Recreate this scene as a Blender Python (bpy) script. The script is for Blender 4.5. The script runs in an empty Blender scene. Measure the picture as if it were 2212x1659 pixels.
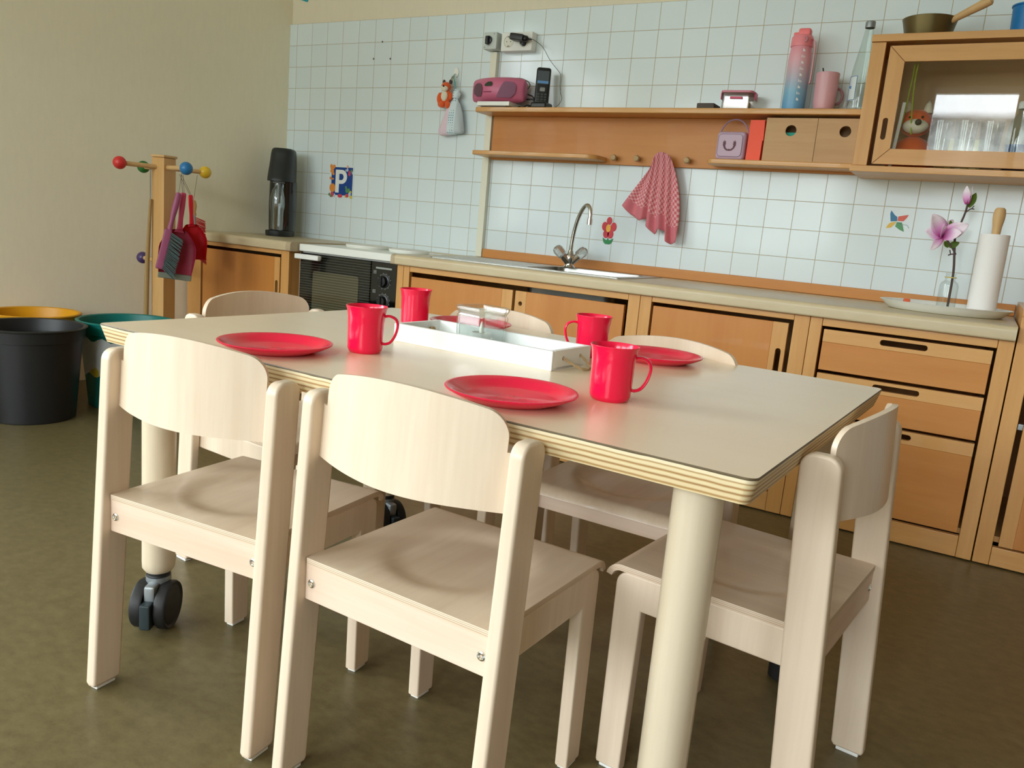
import bpy, bmesh, math, random
from mathutils import Vector, Matrix
random.seed(7)
PI = math.pi
S = bpy.context.scene
COL = S.collection

# ------------------------------------------------------------------ camera
cam_d = bpy.data.cameras.new('camera')
cam = bpy.data.objects.new('camera', cam_d)
COL.objects.link(cam)
S.camera = cam
cam_d.sensor_fit = 'HORIZONTAL'
cam_d.sensor_width = 36.0
cam_d.lens = 36.0 * 1750 / 2212
cam_d.clip_start = 0.05
RT = ((0.8588, 0.5049, 0.0867), (0.1698, -0.1209, -0.978), (-0.4833, 0.8547, -0.1895))
m = Matrix(((RT[0][0], -RT[1][0], -RT[2][0]), (RT[0][1], -RT[1][1], -RT[2][1]), (RT[0][2], -RT[1][2], -RT[2][2])))
cam.matrix_world = Matrix.Translation((3.2006, -3.1070, 0.8161)) @ m.to_4x4()

# ------------------------------------------------------------------ sky, daylight, exposure
S.view_settings.view_transform = 'Standard'
S.view_settings.look = 'None'
S.view_settings.gamma = 1.0
S.view_settings.use_curve_mapping = False
S.view_settings.exposure = 1.0
S.cycles.use_denoising = True
S.cycles.max_bounces = 10
S.cycles.diffuse_bounces = 6
S.cycles.glossy_bounces = 5
S.cycles.transmission_bounces = 8
S.cycles.transparent_max_bounces = 12
S.cycles.sample_clamp_indirect = 6.0
S.cycles.caustics_reflective = False
S.cycles.caustics_refractive = False


def lin(c):
    c = c / 255.0
    return c / 12.92 if c <= 0.04045 else ((c + 0.055) / 1.055) ** 2.4


def rgb(r, g, b):
    return (lin(r), lin(g), lin(b), 1.0)


world = bpy.data.worlds.new('sky')
S.world = world
world.use_nodes = True
wn = world.node_tree
wn.nodes.clear()
w_out = wn.nodes.new('ShaderNodeOutputWorld')
w_bg = wn.nodes.new('ShaderNodeBackground')
w_tc = wn.nodes.new('ShaderNodeTexCoord')
w_sep = wn.nodes.new('ShaderNodeSeparateXYZ')
w_noise = wn.nodes.new('ShaderNodeTexNoise')
w_noise.inputs['Scale'].default_value = 22
w_noise.inputs['Detail'].default_value = 6
w_leaf = wn.nodes.new('ShaderNodeValToRGB')
w_leaf.color_ramp.elements[0].position = 0.35
w_leaf.color_ramp.elements[0].color = (0.06, 0.07, 0.08, 1)
w_leaf.color_ramp.elements[1].position = 0.68
w_leaf.color_ramp.elements[1].color = (0.70, 0.76, 0.74, 1)
w_edge = wn.nodes.new('ShaderNodeMapRange')
w_edge.inputs['From Min'].default_value = 0.150
w_edge.inputs['From Max'].default_value = 0.158
w_mix = wn.nodes.new('ShaderNodeMixRGB')
w_mix.inputs['Color2'].default_value = (0.92, 0.98, 1.04, 1)
wn.links.new(w_tc.outputs['Generated'], w_sep.inputs[0])
wn.links.new(w_tc.outputs['Generated'], w_noise.inputs['Vector'])
wn.links.new(w_noise.outputs['Fac'], w_leaf.inputs['Fac'])
wn.links.new(w_sep.outputs['Z'], w_edge.inputs['Value'])
wn.links.new(w_edge.outputs['Result'], w_mix.inputs['Fac'])
wn.links.new(w_leaf.outputs['Color'], w_mix.inputs['Color1'])
wn.links.new(w_mix.outputs['Color'], w_bg.inputs['Color'])
w_bg.inputs['Strength'].default_value = 9.0
wn.links.new(w_bg.outputs[0], w_out.inputs['Surface'])

# room extents
RX0, RX1, RY0, RZ1 = -0.55, 6.2, -6.2, 2.75
# window openings: wall_front (x0, x1, z0, z1) and wall_left far section (y0, y1, z0, z1)
WIN_FRONT = [(-0.35, 1.75, 0.75, 2.45), (2.42, 3.95, 0.75, 2.45)]
WIN_LEFT = [(-5.7, -4.35, 0.75, 2.45), (-4.0, -2.65, 0.75, 2.45)]


def portal(loc, rot, sx, sy):
    d = bpy.data.lights.new('window_daylight', 'AREA')
    d.shape = 'RECTANGLE'
    d.size, d.size_y = sx, sy
    d.cycles.is_portal = True
    o = bpy.data.objects.new('window_daylight', d)
    COL.objects.link(o)
    o.location = loc
    o.rotation_euler = rot


for (x0, x1, z0, z1) in WIN_FRONT:
    portal(((x0 + x1) / 2, RY0 - 0.13, (z0 + z1) / 2), (PI / 2, 0, 0), x1 - x0, z1 - z0)
LW_DIR = 0.118   # the left wall runs a little out of square


def lwx(y):
    return LW_DIR * y


for (y0, y1, z0, z1) in WIN_LEFT:
    yc = (y0 + y1) / 2
    portal((lwx(yc) - 0.13, yc, (z0 + z1) / 2), (PI / 2, 0, -PI / 2), y1 - y0, z1 - z0)

# ------------------------------------------------------------------ materials
MATS = {}


def mat(name, color, rough=0.5, metal=0.0, spec=0.5, coat=0.0, trans=0.0, ior=1.45, alpha=1.0, sheen=0.0):
    if name in MATS:
        return MATS[name]
    mt = bpy.data.materials.new(name)
    mt.use_nodes = True
    b = mt.node_tree.nodes['Principled BSDF']
    b.inputs['Base Color'].default_value = color
    b.inputs['Roughness'].default_value = rough
    b.inputs['Metallic'].default_value = metal
    b.inputs['Specular IOR Level'].default_value = spec
    b.inputs['Coat Weight'].default_value = coat
    b.inputs['Transmission Weight'].default_value = trans
    b.inputs['IOR'].default_value = ior
    b.inputs['Alpha'].default_value = alpha
    if sheen:
        b.inputs['Sheen Weight'].default_value = sheen
    MATS[name] = mt
    return mt


def nodes_of(mt):
    nt = mt.node_tree
    return nt, nt.nodes['Principled BSDF']


def grained(name, c1, c2, rough=0.45, axis='Z', scale=9.0, stretch=14.0, coat=0.0, bump=0.0, fine=0.5, vary=True):
    """wood or speckle: noise stretched along one object axis"""
    if name in MATS:
        return MATS[name]
    mt = mat(name, c1, rough, coat=coat)
    nt, b = nodes_of(mt)
    tc = nt.nodes.new('ShaderNodeTexCoord')
    mp = nt.nodes.new('ShaderNodeMapping')
    s = [scale * stretch / 4] * 3
    s['XYZ'.index(axis)] = scale / 4
    mp.inputs['Scale'].default_value = s
    vec = mp.outputs[0]
    if vary:
        oi = nt.nodes.new('ShaderNodeObjectInfo')
        mul = nt.nodes.new('ShaderNodeMath')
        mul.operation = 'MULTIPLY'
        mul.inputs[1].default_value = 13.0
        ad = nt.nodes.new('ShaderNodeVectorMath')
        ad.operation = 'ADD'
        nt.links.new(oi.outputs['Random'], mul.inputs[0])
        nt.links.new(tc.outputs['Object'], ad.inputs[0])
        nt.links.new(mul.outputs[0], ad.inputs[1])
        nt.links.new(ad.outputs[0], mp.inputs[0])
    else:
        nt.links.new(tc.outputs['Object'], mp.inputs[0])
    n1 = nt.nodes.new('ShaderNodeTexNoise')
    n1.inputs['Scale'].default_value = 1.0
    n1.inputs['Detail'].default_value = 5
    n1.inputs['Roughness'].default_value = 0.6
    n2 = nt.nodes.new('ShaderNodeTexNoise')
    n2.inputs['Scale'].default_value = 6.0
    n2.inputs['Detail'].default_value = 3
    nt.links.new(vec, n1.inputs['Vector'])
    nt.links.new(vec, n2.inputs['Vector'])
    mx = nt.nodes.new('ShaderNodeMixRGB')
    mx.inputs['Fac'].default_value = fine * 0.5
    nt.links.new(n1.outputs['Fac'], mx.inputs['Color1'])
    nt.links.new(n2.outputs['Fac'], mx.inputs['Color2'])
    rp = nt.nodes.new('ShaderNodeValToRGB')
    rp.color_ramp.elements[0].position = 0.32
    rp.color_ramp.elements[0].color = c2
    rp.color_ramp.elements[1].position = 0.68
    rp.color_ramp.elements[1].color = c1
    nt.links.new(mx.outputs[0], rp.inputs['Fac'])
    nt.links.new(rp.outputs['Color'], b.inputs['Base Color'])
    if bump:
        bp = nt.nodes.new('ShaderNodeBump')
        bp.inputs['Strength'].default_value = bump
        bp.inputs['Distance'].default_value = 0.002
        nt.links.new(mx.outputs[0], bp.inputs['Height'])
        nt.links.new(bp.outputs[0], b.inputs['Normal'])
    return mt


def layered(name, stops, rough=0.5, z0=0.0, z1=1.0, axis='Z', noise=0.0):
    """colour bands along an object axis (plywood edges, printed bands)"""
    if name in MATS:
        return MATS[name]
    mt = mat(name, stops[0][1], rough)
    nt, b = nodes_of(mt)
    tc = nt.nodes.new('ShaderNodeTexCoord')
    sp = nt.nodes.new('ShaderNodeSeparateXYZ')
    mr = nt.nodes.new('ShaderNodeMapRange')
    mr.inputs['From Min'].default_value = z0
    mr.inputs['From Max'].default_value = z1
    nt.links.new(tc.outputs['Object'], sp.inputs[0])
    src = sp.outputs[axis]
    if noise:
        nz = nt.nodes.new('ShaderNodeTexNoise')
        nz.inputs['Scale'].default_value = 25
        nt.links.new(tc.outputs['Object'], nz.inputs['Vector'])
        ma = nt.nodes.new('ShaderNodeMath')
        ma.operation = 'MULTIPLY_ADD'
        ma.inputs[1].default_value = noise
        nt.links.new(nz.outputs['Fac'], ma.inputs[0])
        nt.links.new(src, ma.inputs[2])
        src = ma.outputs[0]
    nt.links.new(src, mr.inputs['Value'])
    rp = nt.nodes.new('ShaderNodeValToRGB')
    els = rp.color_ramp.elements
    while len(els) < len(stops):
        els.new(0.5)
    for e, (p, c) in zip(els, stops):
        e.position = p
        e.color = c
    nt.links.new(mr.outputs[0], rp.inputs['Fac'])
    nt.links.new(rp.outputs['Color'], b.inputs['Base Color'])
    return mt


def thin_glass(name, tint=(0.93, 0.97, 0.95, 1), refl=1.0, power=4.0, edge=0.75):
    """thin pane: clear, with a fresnel reflection"""
    if name in MATS:
        return MATS[name]
    mt = bpy.data.materials.new(name)
    mt.use_nodes = True
    nt = mt.node_tree
    nt.nodes.clear()
    out = nt.nodes.new('ShaderNodeOutputMaterial')
    tr = nt.nodes.new('ShaderNodeBsdfTransparent')
    tr.inputs['Color'].default_value = tint
    gl = nt.nodes.new('ShaderNodeBsdfGlossy')
    gl.inputs['Roughness'].default_value = 0.01
    fr = nt.nodes.new('ShaderNodeLayerWeight')      # facing is symmetric for both sides of a thin wall
    pw = nt.nodes.new('ShaderNodeMath')
    pw.operation = 'POWER'
    pw.inputs[1].default_value = power
    mu = nt.nodes.new('ShaderNodeMath')
    mu.operation = 'MULTIPLY_ADD'
    mu.use_clamp = True
    mu.inputs[1].default_value = edge
    mu.inputs[2].default_value = 0.05 * refl
    nt.links.new(fr.outputs['Facing'], pw.inputs[0])
    mx = nt.nodes.new('ShaderNodeMixShader')
    nt.links.new(pw.outputs[0], mu.inputs[0])
    nt.links.new(mu.outputs[0], mx.inputs['Fac'])
    nt.links.new(tr.outputs[0], mx.inputs[1])
    nt.links.new(gl.outputs[0], mx.inputs[2])
    nt.links.new(mx.outputs[0], out.inputs['Surface'])
    MATS[name] = mt
    return mt


# woods
BEECH = grained('pale_beech', rgb(226, 209, 186), rgb(214, 193, 168), 0.42, 'Z', 5, 20, coat=0.15)
BEECH_Y = grained('pale_beech_seat', rgb(222, 203, 178), rgb(206, 184, 158), 0.40, 'Y', 4, 18, coat=0.15)
BEECH_X = grained('pale_beech_rail', rgb(228, 205, 184), rgb(214, 187, 162), 0.42, 'X', 5, 20, coat=0.1)
PANEL = grained('orange_beech_panel', rgb(202, 136, 66), rgb(190, 120, 52), 0.38, 'Z', 4, 10, coat=0.25)
PANEL_X = grained('orange_beech_panel_horizontal', rgb(204, 140, 70), rgb(190, 122, 54), 0.5, 'X', 4, 10, coat=0.05)
FRAME = grained('honey_beech_frame', rgb(214, 162, 96), rgb(200, 144, 78), 0.42, 'Z', 6, 12, coat=0.2)
FRAME_X = grained('honey_beech_frame_horizontal', rgb(216, 164, 98), rgb(202, 147, 82), 0.42, 'X', 6, 12, coat=0.2)
BOXWOOD = grained('light_box_wood', rgb(200, 160, 112), rgb(184, 143, 95), 0.5, 'X', 6, 12)
DOWEL = grained('dowel_wood', rgb(214, 178, 126), rgb(196, 158, 106), 0.5, 'Z', 6, 14)
INSIDE = mat('cabinet_inside', rgb(120, 80, 42), 0.7)
LAMINATE = grained('birch_laminate', rgb(238, 220, 190), rgb(232, 210, 178), 0.30, 'X', 2.2, 9, coat=0.5, fine=0.3)
LAMINATE.node_tree.nodes['Principled BSDF'].inputs['Coat Roughness'].default_value = 0.24
WORKTOP = grained('beige_worktop', rgb(206, 192, 158), rgb(196, 178, 142), 0.35, 'X', 20, 3)
WHITE = mat('white_enamel', rgb(235, 238, 232), 0.25)
WHITE_M = mat('white_matt', rgb(236, 238, 234), 0.5)
BLACK = mat('black_plastic', rgb(20, 21, 22), 0.35)
BLACK_G = mat('black_gloss', rgb(8, 10, 10), 0.06, coat=0.5)
CHROME = mat('chrome', rgb(220, 222, 220), 0.12, metal=1.0)
STEEL = grained('brushed_steel', rgb(190, 190, 184), rgb(165, 165, 160), 0.3, 'X', 8, 20)
STEEL.node_tree.nodes['Principled BSDF'].inputs['Metallic'].default_value = 1.0
GREY_M = mat('grey_metal', rgb(150, 156, 158), 0.4, metal=0.6)
RED_P = mat('red_plastic', rgb(233, 16, 66), 0.22, coat=0.2)
GLASS = thin_glass('clear_glass')
PANE = thin_glass('window_pane', (0.97, 0.98, 0.98, 1), 0.6)

# ------------------------------------------------------------------ mesh helpers
ROOT = {}


def new():
    return bmesh.new()


def xform(verts, M):
    if M is not None:
        for v in verts:
            v.co = M @ v.co


def box(bm, x0, x1, y0, y1, z0, z1, b=0.0, seg=2, M=None):
    r = bmesh.ops.create_cube(bm, size=1.0)
    vs = r['verts']
    for v in vs:
        v.co = Vector(((x0 + x1) / 2 + v.co.x * (x1 - x0), (y0 + y1) / 2 + v.co.y * (y1 - y0), (z0 + z1) / 2 + v.co.z * (z1 - z0)))
    if b > 0:
        es = list({e for v in vs for e in v.link_edges})
        r2 = bmesh.ops.bevel(bm, geom=es, offset=b, segments=seg, profile=0.5, affect='EDGES')
        vs = list({v for f in r2['faces'] for v in f.verts} | {v for v in vs if v.is_valid})
    xform(vs, M)
    return vs


def frame_of(d):
    d = d.normalized()
    a = Vector((0, 0, 1)) if abs(d.z) < 0.9 else Vector((1, 0, 0))
    u = d.cross(a).normalized()
    return u, d.cross(u).normalized()


def tube(bm, pts, r, n=10, closed=False, caps=True):
    pts = [Vector(p) for p in pts]
    k = len(pts)
    rs = r if isinstance(r, (list, tuple)) else [r] * k
    rings = []
    u = None
    for i, p in enumerate(pts):
        if closed:
            d = pts[(i + 1) % k] - pts[i - 1]
        else:
            d = pts[min(i + 1, k - 1)] - pts[max(i - 1, 0)]
        if d.length < 1e-9:
            d = Vector((0, 0, 1))
        d.normalize()
        if u is None:
            u, _ = frame_of(d)
        else:
            u = (u - d * u.dot(d))
            if u.length < 1e-6:
                u, _ = frame_of(d)
            u.normalize()
        w = d.cross(u)
        rings.append([bm.verts.new(p + (u * math.cos(2 * PI * j / n) + w * math.sin(2 * PI * j / n)) * rs[i]) for j in range(n)])
    for i in range(k if closed else k - 1):
        a, b = rings[i], rings[(i + 1) % k]
        for j in range(n):
            bm.faces.new((a[j], a[(j + 1) % n], b[(j + 1) % n], b[j]))
    if caps and not closed:
        bm.faces.new(list(reversed(rings[0])))
        bm.faces.new(rings[-1])


def smooth_path(pts, sub=6):
    pts = [Vector(p) for p in pts]
    out = []
    for i in range(len(pts) - 1):
        p0, p1, p2, p3 = pts[max(i - 1, 0)], pts[i], pts[i + 1], pts[min(i + 2, len(pts) - 1)]
        for s in range(sub):
            t = s / sub
            out.append(0.5 * ((2 * p1) + (p2 - p0) * t + (2 * p0 - 5 * p1 + 4 * p2 - p3) * t * t + (3 * p1 - p0 - 3 * p2 + p3) * t ** 3))
    out.append(pts[-1])
    return out


def lathe(bm, prof, n=40, c=(0, 0, 0), M=None, sx=1.0, sy=1.0):
    """prof: (radius, z) from one end to the other"""
    c = Vector(c)
    rings = []
    vs = []
    for (r, z) in prof:
        if r < 1e-7:
            v = bm.verts.new(c + Vector((0, 0, z)))
            rings.append([v])
            vs.append(v)
        else:
            ring = [bm.verts.new(c + Vector((r * sx * math.cos(2 * PI * j / n), r * sy * math.sin(2 * PI * j / n), z))) for j in range(n)]
            rings.append(ring)
            vs += ring
    for a, b in zip(rings, rings[1:]):
        if len(a) == 1 and len(b) == 1:
            continue
        for j in range(n):
            k = (j + 1) % n
            if len(a) == 1:
                bm.faces.new((a[0], b[k], b[j]))
            elif len(b) == 1:
                bm.faces.new((a[j], a[k], b[0]))
            else:
                bm.faces.new((a[j], a[k], b[k], b[j]))
    xform(vs, M)
    return vs


def ball(bm, c, r, n=20, s=(1, 1, 1), M=None):
    res = bmesh.ops.create_uvsphere(bm, u_segments=n, v_segments=max(8, n // 2), radius=r)
    for v in res['verts']:
        p = Vector((v.co.x * s[0], v.co.y * s[1], v.co.z * s[2]))
        if M is not None:
            p = M @ p
        v.co = p + Vector(c)
    return res['verts']


def plate(bm, outer, holes=(), t=0.01, M=None, bev=0.0):
    """flat plate in the local XY plane from z=0 to z=t with holes"""
    edges = []
    loops = []
    for lp in [outer] + list(holes):
        vs = [bm.verts.new((p[0], p[1], 0)) for p in lp]
        loops.append(vs)
        for a, b in zip(vs, vs[1:] + vs[:1]):
            edges.append(bm.edges.new((a, b)))
    if holes:
        r = bmesh.ops.triangle_fill(bm, use_beauty=True, use_dissolve=False, edges=edges, normal=(0, 0, 1))
        faces = [g for g in r['geom'] if isinstance(g, bmesh.types.BMFace)]
    else:
        faces = [bm.faces.new(loops[0])]
    ext = bmesh.ops.extrude_face_region(bm, geom=faces)
    top = [g for g in ext['geom'] if isinstance(g, bmesh.types.BMVert)]
    for v in top:
        v.co.z += t
    vs = [v for lp in loops for v in lp] + top
    if bev > 0:
        es = []
        for lp in loops:
            for a, b in zip(lp, lp[1:] + lp[:1]):
                e = bm.edges.get((a, b))
                if e:
                    es.append(e)
        tops = set(top)
        for e in bm.edges:
            if e.verts[0] in tops and e.verts[1] in tops and len(e.link_faces) == 2:
                n0, n1 = e.link_faces[0].normal, e.link_faces[1].normal
                e.link_faces[0].normal_update()
                e.link_faces[1].normal_update()
                if e.link_faces[0].normal.angle(e.link_faces[1].normal, 0) > 0.5:
                    es.append(e)
        r2 = bmesh.ops.bevel(bm, geom=list(set(es)), offset=bev, segments=2, profile=0.5, affect='EDGES')
        vs = list({v for f in r2['faces'] for v in f.verts} | {v for v in vs if v.is_valid})
    bmesh.ops.recalc_face_normals(bm, faces=bm.faces[:])
    xform(vs, M)
    return vs


def rrect(x0, x1, y0, y1, r, n=6):
    pts = []
    for cx, cy, a0 in ((x1 - r, y1 - r, 0), (x0 + r, y1 - r, PI / 2), (x0 + r, y0 + r, PI), (x1 - r, y0 + r, 1.5 * PI)):
        for i in range(n + 1):
            a = a0 + PI / 2 * i / n
            pts.append((cx + r * math.cos(a), cy + r * math.sin(a)))
    return pts


def circle(cx, cy, r, n=24, s=1.0):
    return [(cx + r * math.cos(2 * PI * i / n), cy + r * s * math.sin(2 * PI * i / n)) for i in range(n)]


def obj(name, bm, mtl, parent=None, local=False, flat=False, angle=35):
    """link the mesh as ONE object; world coordinates unless local"""
    bmesh.ops.recalc_face_normals(bm, faces=bm.faces[:])
    me = bpy.data.meshes.new(name)
    root = parent
    if parent is not None:
        off = ROOT.get(parent.name, Vector((0, 0, 0)))
    elif local:
        off = Vector((0, 0, 0))
    else:
        xs = [v.co for v in bm.verts]
        off = Vector(((min(p.x for p in xs) + max(p.x for p in xs)) / 2, (min(p.y for p in xs) + max(p.y for p in xs)) / 2, min(p.z for p in xs)))
    if not local:
        for v in bm.verts:
            v.co -= off
    bm.to_mesh(me)
    bm.free()
    if not flat:
        for p in me.polygons:
            p.use_smooth = True
        me.set_sharp_from_angle(angle=math.radians(angle))
    for mm in (mtl if isinstance(mtl, (list, tuple)) else [mtl]):
        me.materials.append(mm)
    o = bpy.data.objects.new(name, me)
    COL.objects.link(o)
    if not flat and angle < 60:
        wm = o.modifiers.new('weighted_normals', 'WEIGHTED_NORMAL')
        wm.keep_sharp = True
    if parent is not None:
        o.parent = parent
        ROOT[o.name] = off
    else:
        o.location = off
        ROOT[o.name] = Vector(off)
    return o


def thicken(o, th):
    md = o.modifiers.new('thickness', 'SOLIDIFY')
    md.thickness = th
    md.offset = 0.0
    return o


def tag(o, label, cat, group=None):
    o['label'] = label
    o['category'] = cat
    if group:
        o['group'] = group
    return o


def thing(name, label, cat, loc=(0, 0, 0), rz=0.0, group=None):
    o = bpy.data.objects.new(name, None)
    COL.objects.link(o)
    o.empty_display_size = 0.05
    o.location = loc
    o.rotation_euler = (0, 0, rz)
    ROOT[o.name] = Vector(loc)
    return tag(o, label, cat, group)


def structure(o):
    o['kind'] = 'structure'
    return o


def dup(src, loc=None, rz=None, label=None):
    def rec(o, par):
        c = o.copy()
        COL.objects.link(c)
        if par is not None:
            c.parent = par
        for ch in list(o.children):
            rec(ch, c)
        return c
    c = rec(src, None)
    if loc is not None:
        c.location = loc
    if rz is not None:
        c.rotation_euler = (0, 0, rz)
    if label:
        c['label'] = label
    return c


def RotZ(a, loc=(0, 0, 0)):
    return Matrix.Translation(loc) @ Matrix.Rotation(a, 4, 'Z')


YZ = Matrix(((0, 0, 1, 0), (1, 0, 0, 0), (0, 1, 0, 0), (0, 0, 0, 1)))      # plate XY -> world YZ, thickness along +X
XZ = Matrix(((1, 0, 0, 0), (0, 0, -1, 0), (0, 1, 0, 0), (0, 0, 0, 1)))     # plate XY -> world XZ, thickness along -Y


def onwall(y):
    return Matrix.Translation((0, y, 0)) @ XZ


# ------------------------------------------------------------------ setting
FLOOR = grained('olive_linoleum', rgb(112, 101, 68), rgb(92, 81, 52), 0.36, 'X', 150, 1.4, bump=0.02, vary=False)
bm = new()
box(bm, RX0 - 0.6, RX1 + 0.2, RY0 - 0.2, 0.2, -0.1, 0.0)
structure(obj('floor', bm, FLOOR))
bm = new()
box(bm, RX0 - 0.6, RX1 + 0.2, RY0 - 0.2, 0.2, RZ1, RZ1 + 0.1)
structure(obj('ceiling', bm, mat('ceiling_paint', rgb(226, 224, 214), 0.8)))
CREAM = grained('cream_paint', rgb(230, 222, 200), rgb(226, 218, 196), 0.75, 'Z', 60, 4, bump=0.05, vary=False)
YELLOWP = mat('ochre_paint', rgb(212, 190, 136), 0.75)
bm = new()
box(bm, -0.2, RX1 + 0.1, 0.012, 0.2, 0, RZ1)
wall_back = structure(obj('wall_back', bm, CREAM))

# tiles of the back wall: 10 cm tiles, joints from the tile grid
TILE = mat('white_wall_tiles', rgb(216, 232, 232), 0.16, coat=0.1)
nt, b = nodes_of(TILE)
tc = nt.nodes.new('ShaderNodeTexCoord')
sp = nt.nodes.new('ShaderNodeSeparateXYZ')
cb = nt.nodes.new('ShaderNodeCombineXYZ')
br = nt.nodes.new('ShaderNodeTexBrick')
br.offset = 0.0
br.squash = 1.0
for k_, v_ in (('Scale', 1.0), ('Brick Width', 0.10), ('Row Height', 0.10127), ('Mortar Size', 0.0013), ('Mortar Smooth', 0.3), ('Bias', 0.0)):
    br.inputs[k_].default_value = v_
br.inputs['Color1'].default_value = rgb(222, 235, 240)
br.inputs['Color2'].default_value = rgb(217, 231, 236)
br.inputs['Mortar'].default_value = rgb(178, 172, 150)
nt.links.new(tc.outputs['Object'], sp.inputs[0])
nt.links.new(sp.outputs['X'], cb.inputs['X'])
nt.links.new(sp.outputs['Z'], cb.inputs['Y'])
nt.links.new(cb.outputs[0], br.inputs['Vector'])
nt.links.new(br.outputs['Color'], b.inputs['Base Color'])
bp = nt.nodes.new('ShaderNodeBump')
bp.inputs['Strength'].default_value = 0.4
bp.inputs['Distance'].default_value = 0.002
inv = nt.nodes.new('ShaderNodeMath')
inv.operation = 'SUBTRACT'
inv.inputs[0].default_value = 1.0
nt.links.new(br.outputs['Fac'], inv.inputs[1])
nt.links.new(inv.outputs[0], bp.inputs['Height'])
nt.links.new(bp.outputs[0], b.inputs['Normal'])
mr = nt.nodes.new('ShaderNodeMapRange')
mr.inputs['To Min'].default_value = 0.16
mr.inputs['To Max'].default_value = 0.7
nt.links.new(br.outputs['Fac'], mr.inputs['Value'])
nt.links.new(mr.outputs[0], b.inputs['Roughness'])
bm = new()
box(bm, 0.0, RX1 - 0.01, 0.0, 0.012, 0.0, 1.7063, 0.001, 1)
off = Vector((0.05, 0, 1.605 - 0.10127 * 15))
for v in bm.verts:
    v.co -= off
tiles = obj('tile_cladding', bm, TILE, wall_back, local=True)
tiles.location = off - wall_back.location

# left wall (slightly out of square) with two windows beyond the picture's left edge
LA = math.atan(LW_DIR)
ML = Matrix.Rotation(-LA, 4, 'Z')     # local Y axis runs along the wall


def left_wall_matrix():
    # plate XY: x = distance along the wall from the corner, y = height; thickness outwards (-X)
    d = Vector((-LW_DIR, -1, 0)).normalized()
    nrm = Vector((-1, LW_DIR, 0)).normalized()
    return Matrix(((d.x, 0, nrm.x, 0), (d.y, 0, nrm.y, 0), (0, 1, 0, 0), (0, 0, 0, 1)))


MLW = left_wall_matrix()
cosl = math.sqrt(1 + LW_DIR ** 2)
bm = new()
holes = [[(-y1 * cosl, z0), (-y0 * cosl, z0), (-y0 * cosl, z1), (-y1 * cosl, z1)] for (y0, y1, z0, z1) in WIN_LEFT]
plate(bm, [(-0.05, 0), (6.4, 0), (6.4, RZ1), (-0.05, RZ1)], holes, 0.12, MLW)
CREAM_L = grained('beige_paint', rgb(240, 234, 210), rgb(236, 230, 206), 0.75, 'Z', 60, 4, bump=0.05, vary=False)
structure(obj('wall_left', bm, CREAM_L, flat=True))
bm = new()
holes = [[(x0, z0), (x1, z0), (x1, z1), (x0, z1)] for (x0, x1, z0, z1) in WIN_FRONT]
plate(bm, [(RX0 - 0.4, 0), (RX1 + 0.1, 0), (RX1 + 0.1, RZ1), (RX0 - 0.4, RZ1)], holes, 0.12, Matrix.Translation((0, RY0, 0)) @ XZ)
structure(obj('wall_front', bm, YELLOWP, flat=True))
bm = new()
box(bm, RX1, RX1 + 0.15, RY0, 0.0, 0, RZ1)
structure(obj('wall_right', bm, mat('tan_paint', rgb(176, 142, 112), 0.75)))

WFRAME = mat('white_window_frame', rgb(232, 232, 226), 0.4)


def window(k, M, w, z0, z1):
    bm = new()
    f = 0.06
    for (a0, a1, b0, b1) in ((0, w, z0, z0 + f), (0, w, z1 - f, z1), (0, f, z0 + f, z1 - f), (w - f, w, z0 + f, z1 - f), (w / 2 - f / 2, w / 2 + f / 2, z0 + f, z1 - f)):
        plate(bm, [(a0, b0), (a1, b0), (a1, b1), (a0, b1)], (), 0.07, M)
    fr = structure(obj('window_%d' % k, bm, WFRAME, flat=True))
    bm = new()
    for a0, a1 in ((f, w / 2 - f / 2), (w / 2 + f / 2, w - f)):
        plate(bm, [(a0, z0 + f), (a1, z0 + f), (a1, z1 - f), (a0, z1 - f)], (), 0.004, M @ Matrix.Translation((0, 0, 0.03)))
    obj('window_pane', bm, PANE, fr, flat=True)


k = 1
for (x0, x1, z0, z1) in WIN_FRONT:
    window(k, Matrix.Translation((x0, RY0 - 0.03, 0)) @ XZ, x1 - x0, z0, z1)
    k += 1
for (y0, y1, z0, z1) in WIN_LEFT:
    window(k, MLW @ Matrix.Translation((-y1 * cosl, 0, 0.03)), (y1 - y0) * cosl, z0, z1)
    k += 1

# ------------------------------------------------------------------ table
TX, TY, TZ = 1.8433, -2.2300, 0.584
TA = math.radians(-2.59)
tbl = thing('dining_table', "children's rectangular table with birch top, plywood edge and round wooden legs", 'table', (TX, TY, 0), TA)
PLY = layered('plywood_edge', [(0.0, rgb(226, 206, 160)), (0.06, rgb(226, 206, 160)), (0.13, rgb(168, 124, 66)), (0.20, rgb(228, 208, 164)), (0.29, rgb(228, 208, 164)), (0.36, rgb(158, 112, 58)),
                               (0.43, rgb(230, 212, 168)), (0.51, rgb(230, 212, 168)), (0.58, rgb(164, 118, 62)), (0.65, rgb(232, 214, 172)), (0.74, rgb(232, 214, 172)), (0.79, rgb(178, 140, 86)),
                               (0.84, rgb(238, 224, 188)), (0.94, rgb(238, 224, 188)), (0.955, rgb(96, 82, 58)), (1.0, rgb(96, 82, 58))], 0.5, 0.552, 0.584, noise=0.002)
L, Wd = 1.19, 0.80
bm = new()
rings = []
for (z, ins, r) in ((0.552, 0.009, 0.010), (0.5825, 0.0005, 0.012), (0.584, 0.0015, 0.012)):
    rings.append([bm.verts.new((p[0], p[1], z)) for p in rrect(ins, L - ins, ins, Wd - ins, r, 5)])
for a, b2 in zip(rings, rings[1:]):
    for i in range(len(a)):
        bm.faces.new((a[i], a[(i + 1) % len(a)], b2[(i + 1) % len(a)], b2[i]))
bm.faces.new(list(reversed(rings[0])))
top = bm.faces.new(rings[-1])
top.material_index = 1
bm.faces.ensure_lookup_table()
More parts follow.
